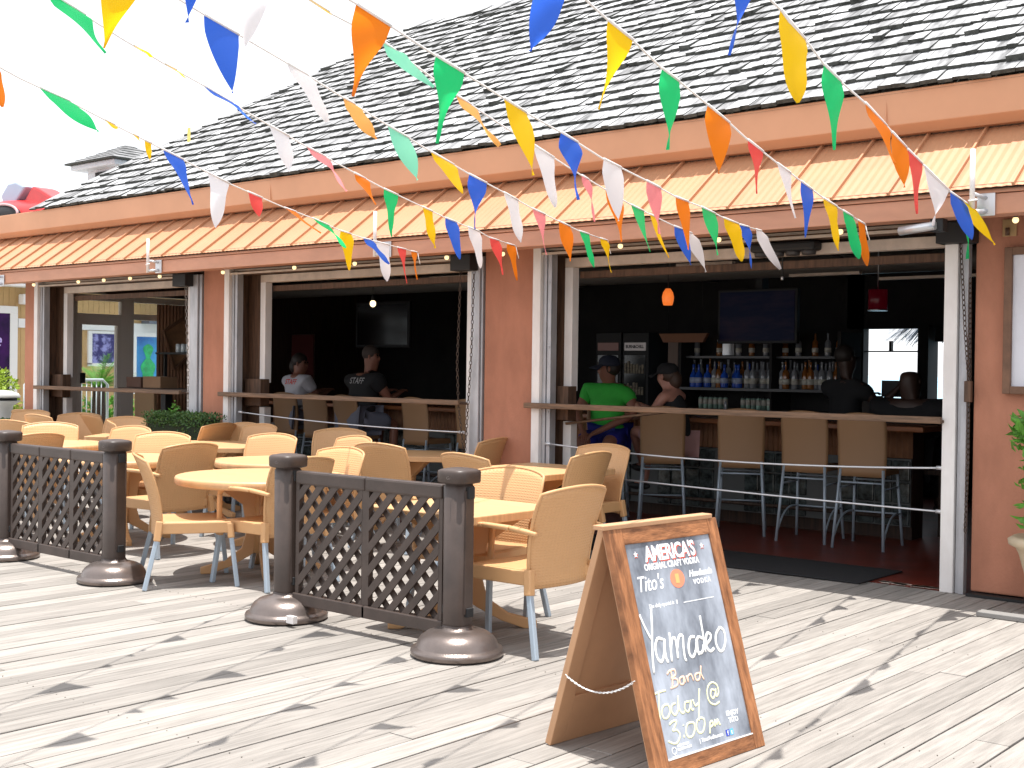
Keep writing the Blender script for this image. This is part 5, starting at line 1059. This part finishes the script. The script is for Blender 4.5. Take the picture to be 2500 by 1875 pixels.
part(text_mb('Vibe', 0.42, Matrix.Translation((-20.955, 11.02, 1.62)) @ Rz(R(90)) @ Matrix.Rotation(R(90), 4, 'X'), 0.002, 'RIGHT', shear=0.3), 'window_lettering', mat('lilac_print', (0.5, 0.35, 0.8), 0.6), nb, world=True) if False else None
lt_ = text_mb('e', 0.36, Matrix.Translation((-20.955, 10.72, 1.74)) @ Rz(R(90)) @ Matrix.Rotation(R(90), 4, 'X'), 0.002, 'LEFT', shear=0.3); N(lt_, 'window_lettering', mat('lilac_print', (0.55, 0.45, 0.85), 0.6))
N(MB().box(-21.0, -20.95, 12.58, 12.66, 1.45, 2.08).box(-21.0, -20.95, 12.66, 13.30, 2.03, 2.08).box(-21.0, -20.95, 12.58, 13.30, 1.42, 1.48), 'window_frame', M_wtrim, bev=0.004)
M_pp = mat('purple_poster', (0.06, 0.045, 0.30), 0.5, var=0.5, vscale=7, col2=(0.30, 0.30, 0.65), lo=0.5, hi=0.62)
N(MB().box(-20.985, -20.965, 12.66, 13.30, 1.48, 2.03), 'window_poster', M_pp)
N(MB().box(-21.0, -20.95, 13.42, 13.60, 0.9, 2.09).box(-21.0, -20.95, 13.6, 14.6, 2.0, 2.09), 'window_frame', M_wtrim, bev=0.004)
N(MB().box(-20.985, -20.965, 13.60, 14.6, 0.9, 2.0), 'window_poster', mat('blue_poster', (0.02, 0.12, 0.55), 0.5, var=0.4, vscale=1.0, col2=(0.05, 0.35, 0.70)))
gsn = MB(); gsn.prism([(0.1 * math.cos(a) * (1 + 0.25 * math.sin(3 * a)), 0.14 * math.sin(a)) for a in [i * math.pi / 12 for i in range(24)]], 0.004, Matrix(((0, 0, 1, -20.963), (1, 0, 0, 13.86), (0, 1, 0, 1.72), (0, 0, 0, 1))))
gsn.prism([(0.15 * math.cos(a) * (1 + 0.15 * math.sin(5 * a)), 0.24 * math.sin(a)) for a in [i * math.pi / 12 for i in range(24)]], 0.004, Matrix(((0, 0, 1, -20.962), (1, 0, 0, 13.86), (0, 1, 0, 1.36), (0, 0, 0, 1))))
N(gsn, 'poster_shape', mat('poster_green', (0.02, 0.40, 0.13), 0.5, var=0.3, vscale=9))
N(MB().box(-20.99, -20.8, 11.22, 11.40, 2.50, 2.68), 'wall_lamp', M_wtrim, bev=0.02)
N(MB().box(-20.96, -20.7, 13.7, 15, 2.25, 2.4), 'awning_shadow_box', mat('slate_awning', (0.12, 0.14, 0.18), 0.7))
# shrubs, palm, hedges
def leafcloud(name, parent_, m, boxes, n, size, seed=1, stem=False):
    mb = MB(); rn = random.Random(seed)
    for _ in range(n):
        bx = rn.choice(boxes); c, e = Vector(bx[0]), Vector(bx[1])
        p = Vector((rn.uniform(-1, 1), rn.uniform(-1, 1), rn.uniform(-1, 1)))
        if bx[2] == 's':
            if p.length > 1 or p.length < 0.35: continue
        p = Vector((c.x + p.x * e.x, c.y + p.y * e.y, c.z + p.z * e.z))
        d = Vector((rn.uniform(-1, 1), rn.uniform(-1, 1), rn.uniform(-0.3, 1))).normalized(); s = d.cross(Vector((rn.uniform(-1, 1), rn.uniform(-1, 1), 1))).normalized()
        L = size * rn.uniform(0.6, 1.3); nn = d.cross(s) * L * 0.12
        mb.add([p, p + d * L * 0.5 + s * L * 0.28 + nn, p + d * L, p + d * L * 0.5 - s * L * 0.28 + nn], [(0, 1, 2, 3)])
    return part(mb, name, m, parent_, world=True)
M_hedge = mat('dark_hedge_leaf', (0.07, 0.155, 0.04), 0.5, rand=0, var=0.4, vscale=30, transl=0.15)
M_lime = mat('lime_leaf', (0.30, 0.42, 0.04), 0.5, var=0.3, vscale=15, transl=0.35)
M_leafg = mat('fresh_green_leaf', (0.12, 0.32, 0.04), 0.45, var=0.3, vscale=15, transl=0.3)
for lab, x0, x1, y_, zt in (('clipped dark green hedge in front of the left opening and its pier', -12.0, -10.92, 8.02, 0.94), ('clipped dark green hedge at the left picture edge below the litter bin', -16.6, -15.1, 8.1, 0.72)):
    hg = thing('hedge', lab, 'hedge', ((x0 + x1) / 2, y_, 0))
    leafcloud('foliage', hg, M_hedge, [(((x0 + x1) / 2, y_, zt / 2 + 0.05), ((x1 - x0) / 2, 0.16, zt / 2 - 0.05), 'b'), (((x0 + x1) / 2, y_, zt - 0.07), ((x1 - x0) / 2, 0.17, 0.07), 'b')], 5200, 0.036, 3)
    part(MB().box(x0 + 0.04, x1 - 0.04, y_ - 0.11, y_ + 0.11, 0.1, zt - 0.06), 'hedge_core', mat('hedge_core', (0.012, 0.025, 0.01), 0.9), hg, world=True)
    part(MB().box(x0, x1, y_ - 0.15, y_ + 0.15, 0.0, 0.22), 'hedge_trough', M_jamb, hg, world=True)
sg = thing('stray_sprig', 'bright green sprig sticking up out of the hedge', 'sprig', (-11.55, 8.05, 0.88))
leafcloud('sprig_leaf', sg, M_leafg, [((-11.62, 8.03, 0.98), (0.05, 0.04, 0.09), 's')], 60, 0.06, 9)
part(MB().tube([(-11.62, 8.03, 0.84), (-11.62, 8.03, 1.02)], 0.005), 'sprig_stem', M_leafg, sg, world=True)
sb_ = thing('lime_shrub', 'bright lime-green shrub below the neighbour window at the left edge', 'shrub', (-18, 9.3, 0))
leafcloud('foliage', sb_, M_lime, [((-18, 9.15, 1.12), (0.35, 0.42, 0.30), 's'), ((-18, 9.2, 0.7), (0.4, 0.62, 0.35), 's')], 2600, 0.09, 4)
part(MB().tube([(-18, 9.2, 0), (-18, 9.2, 0.9)], 0.03), 'stem', M_dbrown, sb_, world=True)
bn = thing('litter_bin', 'pale grey concrete litter bin with slotted domed lid at the left edge', 'litter bin', (-17.3, 9.02, 0))
M_conc = mat('pale_grey_concrete', (0.50, 0.50, 0.48), 0.8, var=0.06, vscale=5)
part(MB().lathe([(0.20, 0), (0.20, 0.6), (0.14, 0.78), (0.15, 0.84), (0.24, 0.90), (0.245, 0.915)], (0, 0, 0), 32), 'bin_body', M_conc, bn)
part(MB().lathe([(0.20, 0.915), (0.20, 0.955)], (0, 0, 0), 32), 'bin_slot', M_black, bn)
part(MB().lathe([(0.245, 0.955), (0.25, 0.975), (0.22, 1.02), (0.12, 1.055), (0.001, 1.065)], (0, 0, 0), 32), 'bin_lid', M_conc, bn)
bo = thing('bollard', 'thin dark bollard post against the left corner of the restaurant', 'bollard', (-15.75, 8.6, 0))
part(MB().tube([(0, 0, 0), (0, 0, 1.02)], 0.02, 10).sph((0, 0, 1.03), 0.028), 'post', M_black, bo)
# sago palm behind the glass door
pm = thing('sago_palm', 'spiky green sago palm seen through the glass door', 'palm', (-18, 11.0, 0))
pf = MB(); random.seed(11)
for i in range(34):
    a = random.uniform(0, 2 * math.pi); el = random.uniform(0.2, 1.35); L = random.uniform(0.55, 0.80); pts = []
    for k in range(9):
        t = k / 8; r = L * t * math.cos(el) + 0.02; z = 1.08 + L * (t * math.sin(el)) - 0.22 * t * t; pts.append(Vector((math.cos(a) * r, math.sin(a) * r, z)))
    pf.tube(pts, [0.008 - 0.0007 * k for k in range(9)], 4)
    for k in range(1, 9):
        d = (pts[k] - pts[k - 1]).normalized(); s = d.cross(Vector((0, 0, 1))).normalized()
        for q in (0, 0.5):
            b0 = pts[k - 1].lerp(pts[k], q)
            for sg_ in (-1, 1): tip = b0 + s * sg_ * 0.13 * math.sin(math.pi * (k + 1) / 11) + d * 0.07; pf.add([b0 - d * 0.008, b0 + d * 0.008, tip], [(0, 1, 2)])
part(pf, 'fronds', M_leafg, pm); part(MB().lathe([(0.12, 0), (0.11, 0.7), (0.09, 1.1)], (0, 0, 0), 14), 'trunk', M_dbrown, pm)
bf_ = thing('crowd_barrier', 'galvanised crowd barrier seen through the glass door', 'barrier', (-17, 9.8, 0))
M_galv = mat('galvanised_rail', (0.62, 0.68, 0.70), 0.4, metal=0.3)
part(MB().tube([(-17, 9.2, 0.1), (-17, 9.2, 1.15), (-17, 9.28, 1.22), (-17, 10.45, 1.22), (-17, 10.53, 1.15), (-17, 10.53, 0.0)], 0.022, 8).tube([(-17, 9.2, 0.22), (-17, 10.53, 0.22)], 0.018, 8), 'barrier_frame', M_galv, bf_, world=True)
bv = MB()
for i in range(15): bv.tube([(-17, 9.28 + i * 0.082, 0.22), (-17, 9.28 + i * 0.082, 1.2)], 0.008, 6)
part(bv, 'barrier_bars', M_galv, bf_, world=True)
lowb = thing('low_planting', 'low mixed planting behind the crowd barrier', 'plants', (-18.2, 12, 0))
leafcloud('foliage', lowb, M_leafg, [((-18.4, 12.0, 0.45), (0.4, 1.4, 0.45), 'b')], 1800, 0.12, 6)
# cupola and red roof ornament behind the main roof
cpz = thing('roof_cupola', 'small shingled hip-roofed cupola behind the left end of the roof', 'cupola', (-19.2, 12.2, 4.6))
M_cup = mat('pale_cupola_wall', (0.55, 0.57, 0.60), 0.7)
cxm, cym = -20.4, 13.0
part(MB().box(cxm - 0.50, cxm + 0.50, cym - 0.50, cym + 0.50, 3.6, 5.0), 'cupola_wall', M_cup, cpz, world=True)
part(MB().box(cxm - 0.72, cxm + 0.72, cym - 0.72, cym + 0.72, 5.0, 5.10), 'cupola_eave', M_cup, cpz, world=True, bev=0.02)
cr_ = MB()
for k in range(6):
    r_ = 0.80 * (1 - k / 6); z_ = 5.10 + 0.40 * k / 6; cr_.cur = 0; r2 = 0.80 * (1 - (k + 1) / 6) + 0.03
    cr_.lathe([(r_ * 1.41, z_ + 0.03), (r2 * 1.41, z_ + 0.40 / 6 + 0.01)], (cxm, cym, 0), 4, rot=R(45)); cr_.cur = 1
    cr_.lathe([(r_ * 1.41, z_), (r_ * 1.41, z_ + 0.029)], (cxm, cym, 0), 4, rot=R(45))
for i in range(len(cr_.sm)): cr_.sm[i] = False
part(cr_, 'cupola_roof', [M_shake, M_butt], cpz, world=True)
part(MB().box(cxm - 0.2, cxm + 0.2, cym - 0.53, cym - 0.50, 4.70, 4.95), 'cupola_louvre', M_dark, cpz, world=True)
ro = thing('red_roof_ornament', 'big red rounded hull-like ornament with a dark oval opening behind the eave, left edge', 'ornament', (-19.0, 10, 3.6))
M_redo = mat('glossy_red_paint', (0.60, 0.03, 0.03), 0.3, var=0.1, vscale=2)
o_ = MB(); o_.sph((-18.9, 10.0, 3.66), 1.0, 28, 16, (1.75, 0.60, 0.36)); part(o_, 'red_hull', M_redo, ro, world=True)
o_ = MB(); o_.sph((-18.30, 9.52, 3.70), 1.0, 24, 12, (0.52, 0.10, 0.155)); part(o_, 'oval_opening', M_black, ro, world=True)
o_ = MB(); o_.tube([(-18.30 + 0.53 * math.cos(a * math.pi / 16), 9.475, 3.70 + 0.165 * math.sin(a * math.pi / 16)) for a in range(33)], 0.02, 6, cap=False); part(o_, 'oval_rim', mat('pink_grey_rim', (0.55, 0.35, 0.36), 0.5), ro, world=True)
o_ = MB(); o_.prism([(0, 0), (0.28, -0.04), (0.66, 0.24), (0.36, 0.34), (0.12, 0.33), (-0.10, 0.15)], 0.3, Matrix(((1, 0, 0, -18.72), (0, 0, 1, 9.75), (0, 1, 0, 3.92), (0, 0, 0, 1)))); part(o_, 'pale_blue_panel', mat('pale_blue_panel', (0.38, 0.45, 0.58), 0.35), ro, world=True, bev=0.03)
o_ = MB(); o_.prism([(-0.2, 0), (0.15, 0.30), (0.30, 0.26), (0.75, 0.08), (1.0, -0.12), (0.55, -0.3)], 0.35, Matrix(((1, 0, 0, -18.10), (0, 0, 1, 9.8), (0, 1, 0, 3.86), (0, 0, 0, 1)))); part(o_, 'red_fin', M_redo, ro, world=True, bev=0.03)

# ------------------------------------------------------------ details on the fascia
M_plate = mat('galvanised_plate', (0.62, 0.62, 0.64), 0.35, metal=0.5)
for x, z, lab, tall in ((-11.45, 2.50, 'white pole bracket on the fascia above the left opening', 0.30), (-7.98, 2.50, 'white pole bracket on the fascia where a pennant string is tied', 0.34), (-2.74, 2.50, 'white pole bracket with square plate on the fascia at the right', 0.34), (-14.78, 2.47, 'white pole bracket at the far left end of the fascia', 0.26)):
    b_ = thing('pole_bracket', lab, 'bracket', (x, 7.69, z), 0, 'white pole brackets on the fascia')
    part(MB().box(-0.055, 0.055, -0.006, 0.0, -0.07, 0.07), 'plate', M_plate, b_, bev=0.003)
    part(MB().tube([(-0.05, -0.10, -0.07), (-0.05, -0.10, -0.07 + tall + 0.06)], 0.016, 12), 'pole', M_white, b_)
    part(MB().tube([(0.0, 0, -0.04), (-0.05, -0.10, -0.05)], 0.016, 10).tube([(0.0, 0.0, 0.04), (-0.05, -0.10, 0.06)], 0.012, 10), 'arm', M_plate, b_)
    part(MB().tube([(-0.05, -0.12, 0.01), (-0.07, -0.10, 0.02), (-0.05, -0.08, 0.03), (-0.02, -0.10, 0.02), (-0.05, -0.125, 0.012)], 0.006, 6), 'tied_cord', M_white, b_)
cm = thing('security_camera', 'small silver bullet camera under the fascia by the right bracket', 'camera', (-3.05, 7.95, 2.40))
part(MB().tube([(-3.30, 7.72, 2.375), (-3.06, 7.70, 2.395)], 0.028, 12), 'camera_body', M_plate, cm, world=True); part(MB().box(-3.10, -3.02, 7.72, 7.80, 2.36, 2.50), 'camera_mount', M_black, cm, world=True)
# festoon bulbs
M_bulb = mat('festoon_bulb', (0.95, 0.85, 0.6), 0.3, emit=(1.0, 0.72, 0.35), estr=0.9)
fs = thing('festoon_lights', 'string of small warm bulbs under the fascia', 'string lights', (-8, 8.1, 2.5))
bx_ = [-14.88, -13.83, -13.27, -12.72, -12.13, -10.97, -9.80, -8.91, -7.7, -7.04, -5.80, -4.9, -3.92, -2.72]
part(MB().tube([p for x in range(57) for p in [(-15.0 + x * 0.22, 8.16, 2.498 + 0.006 * math.sin(x * 1.7))]], 0.006, 6), 'cable', M_black, fs, world=True)
for x in bx_:
    so_ = part(MB().lathe([(0.014, 0.0), (0.016, 0.035)], (x, 8.16, 2.468), 10), 'socket', M_black, fs, world=True)
    part(MB().sph((x, 8.16, 2.452), 0.021, 10, 8), 'bulb', M_bulb, so_, world=True)
# framed board at right, planter
fb = thing('framed_notice_board', 'brown framed whiteboard on the terracotta wall at the right edge', 'notice board', (-2.4, 8.28, 1.8))
part(MB().box(-2.815, -2.765, 8.24, 8.299, 1.34, 2.29).box(-2.765, -1.6, 8.24, 8.299, 1.34, 1.39).box(-2.765, -1.6, 8.24, 8.299, 2.24, 2.29), 'frame', mat('brown_frame', (0.16, 0.08, 0.045), 0.6, var=0.2, vscale=8), fb, world=True, bev=0.004)
part(MB().box(-2.765, -1.6, 8.27, 8.298, 1.39, 2.24), 'board', mat('milky_board', (0.66, 0.66, 0.72), 0.4, var=0.05, vscale=3, bump=0.3, bscale=6), fb, world=True)
hp_ = thing('hinge_plate', 'small brass hinge plate above the framed whiteboard', 'hinge', (-2.80, 8.29, 2.42))
part(MB().box(-0.045, 0.045, -0.004, 0.006, -0.055, 0.055), 'plate', mat('tarnished_brass', (0.42, 0.28, 0.14), 0.4, metal=0.5), hp_, bev=0.002)
part(MB().tube([(-0.01, -0.012, -0.05), (-0.01, -0.012, 0.0)], 0.014, 8), 'hinge_pin', M_jamb, hp_)
pl = thing('stone_planter', 'cream urn-shaped planter with a leafy green plant at the right edge', 'planter', (-2.38, 7.98, 0))
part(MB().lathe([(0.14, 0), (0.15, 0.02), (0.17, 0.2), (0.215, 0.36), (0.235, 0.40), (0.275, 0.42), (0.28, 0.45), (0.25, 0.47), (0.22, 0.46)], (0, 0, 0), 40), 'planter_pot', mat('cream_stone', (0.52, 0.42, 0.29), 0.7, var=0.08, vscale=5), pl)
part(MB().lathe([(0.222, 0.43), (0.001, 0.44)], (0, 0, 0), 20), 'soil', M_under, pl)
leafcloud('foliage', pl, M_leafg, [((-2.36, 7.98, 0.95), (0.27, 0.22, 0.34), 's'), ((-2.38, 7.95, 0.62), (0.2, 0.2, 0.2), 's'), ((-2.52, 7.93, 1.12), (0.10, 0.10, 0.13), 's')], 900, 0.085, 8)
part(MB().tube([(0, 0, 0.42), (0.02, 0, 0.9)], 0.014).tube([(0, 0, 0.42), (-0.1, -0.05, 0.95)], 0.008).tube([(0, 0, 0.42), (0.08, 0.04, 0.95)], 0.008), 'stem', M_leafg, pl)
sblk = tag(part(MB().box(-2.72, -2.42, 7.58, 7.68, 0.001, 0.03), 'wood_offcut', mat('grey_offcut', (0.22, 0.21, 0.20), 0.9), bev=0.004), 'weathered pale wood block lying on the deck at the right edge', 'wood block')
mt = MB().box(-7.2, -3.72, 8.13, 8.86, 0.006, 0.016)
tag(part(mt, 'rubber_mat', mat('black_ribbed_mat', (0.012, 0.012, 0.014), 0.85, bump=0.2, bscale=60), bev=0.003), 'long black rubber mat lying across the threshold of the big opening', 'mat')
sx_ = MB()
for i in range(40): x_ = -3.68 + random.uniform(0, 0.42); sx_.box(x_, x_ + random.uniform(0.02, 0.07), 8.34 + random.uniform(-0.03, 0.03), 8.37 + random.uniform(0, 0.03), 0.0045, 0.0058)
tag(part(sx_, 'worn_paint_flakes', M_offw), kind='structure')
tag(part(MB().box(-3.02, 0.8, 8.22, 8.30, 0.002, 0.02), 'wall_base_gap', M_black), kind='structure')

# ------------------------------------------------------------ pennant strings
FC = {'o': ('orange', (0.85, 0.22, 0.015)), 'g': ('green', (0.02, 0.58, 0.18)), 'y': ('yellow', (0.90, 0.56, 0.01)), 'b': ('blue', (0.04, 0.14, 0.68)), 'w': ('white', (0.82, 0.80, 0.82)), 'r': ('red', (0.80, 0.09, 0.08)), 'p': ('faded pink', (0.88, 0.28, 0.30)), 't': ('pale green', (0.25, 0.75, 0.52)), 'a': ('pale orange', (0.90, 0.45, 0.12))}
M_cord = mat('white_cord', (0.85, 0.83, 0.82), 0.7)
SL = ['leftmost pennant string, its end tied beside the bracket left of the middle pier', 'pennant string ending on the fascia over the left edge of the middle pier', 'pennant string ending on the fascia at the left corner of the big opening', 'pennant string ending in a white pennant above the amber lamp',
      'pennant string starting with the big orange pennant and ending left of the black heater', 'pennant string ending in a small orange pennant right of the black heater', 'pennant string at the right, tied to the bracket above the brass hinge plate']
POLE = Vector((-0.3, -6.2, 3.9))
for si, (pts, fls) in enumerate(STRINGS):
    P = [Vector(p) for p in pts]
    ps = thing('pennant_string', SL[si], 'pennant string', P[-1], 0, 'pennant strings over the deck')
    ext_ = [POLE.lerp(P[0], t) + Vector((0, 0, -0.5 * 4 * t * (1 - t) * 0.5)) for t in (0, 0.25, 0.5, 0.75)]
    part(MB().tube(ext_ + P, 0.0042, 6), 'cord', M_cord, ps, world=True)
    tail = MB().tube([P[-1], P[-1] + Vector((0.01, 0, -0.04)), P[-1] + Vector((0.03, 0, -0.10))], 0.003, 5); part(tail, 'cord_end', M_cord, ps, world=True)
    for fi, (a, b, c, k) in enumerate(fls):
        rn = random.Random(si * 100 + fi); a, b, c = Vector(a), Vector(b), Vector(c)
        m_ = (a + b) / 2; L = (c - m_).length; w_ = (b - a).length
        nrm_ = (b - a).cross(c - m_); nrm_ = nrm_.normalized() if nrm_.length > 1e-5 else Vector((0, 1, 0))
        ax = (c - m_).normalized(); sidev = ax.cross(nrm_).normalized()
        full = 0.23; gather = max(0.0, 1 - w_ / full)
        bow = rn.uniform(-0.02, 0.02) * min(1, L / 0.25) ** 2; ph = rn.uniform(0, 6.28); am = (0.006 + 0.012 * gather) * min(1, L / 0.25) ** 2; fr_ = rn.uniform(1.2, 2.4); tw = rn.uniform(-0.8, 0.8)
        w2 = ax.cross((m_ - Vector((0, 0, 1.45))).normalized()).normalized(); lat = abs((b - a).dot(w2)); w2 *= 1 if (b - a).dot(w2) >= 0 else -1
        xtra = max(0.0, 0.15 - lat) * rn.uniform(0.05, 0.62) if L > 0.17 else 0.0
        def fn(u, v):
            s = u - 0.5; base = a.lerp(b, u)
            wd = (1 - v) ** 0.95
            p = m_.lerp(c, v) + (base - m_) * wd
            tw_ = tw * v * v * 1.4
            off = sidev * bow * math.sin(math.pi * v) + w2 * (s * xtra * min(1, v * 5) * (1 - v) ** 0.95)
            p += off + nrm_ * (am * math.sin(fr_ * math.pi * (v + s * 0.5) + ph) * math.sin(min(1, v * 3) * math.pi / 2) + s * wd * w_ * math.sin(tw_))
            return p
        mb = MB(); mb.smooth = True; mb.grid(fn, 6, 14)
        cn_, cc = FC[k]
        M_ = mat(cn_.replace(' ', '_') + '_pennant_plastic', cc, 0.35, transl=0.75, spec=0.4, bump=0.25, bscale=9)
        part(mb, 'pennant', M_, ps, world=True, label=cn_ + ' pennant')
        part(MB().tube([a + Vector((0, 0, 0.002)), b + Vector((0, 0, 0.002))], 0.0065, 6), 'hem', M_cord, ps, world=True)
yf = thing('stray_pennant', 'faded yellow pennant scrap caught on the shingles', 'pennant', (-13.2, 9.3, 4.3))
part(MB().box(-0.03, 0.03, -0.02, -0.015, -0.12, 0.12).box(-0.14, -0.03, -0.02, -0.015, -0.13, -0.10), 'scrap', mat('faded_yellow', (0.85, 0.70, 0.20), 0.6), yf)
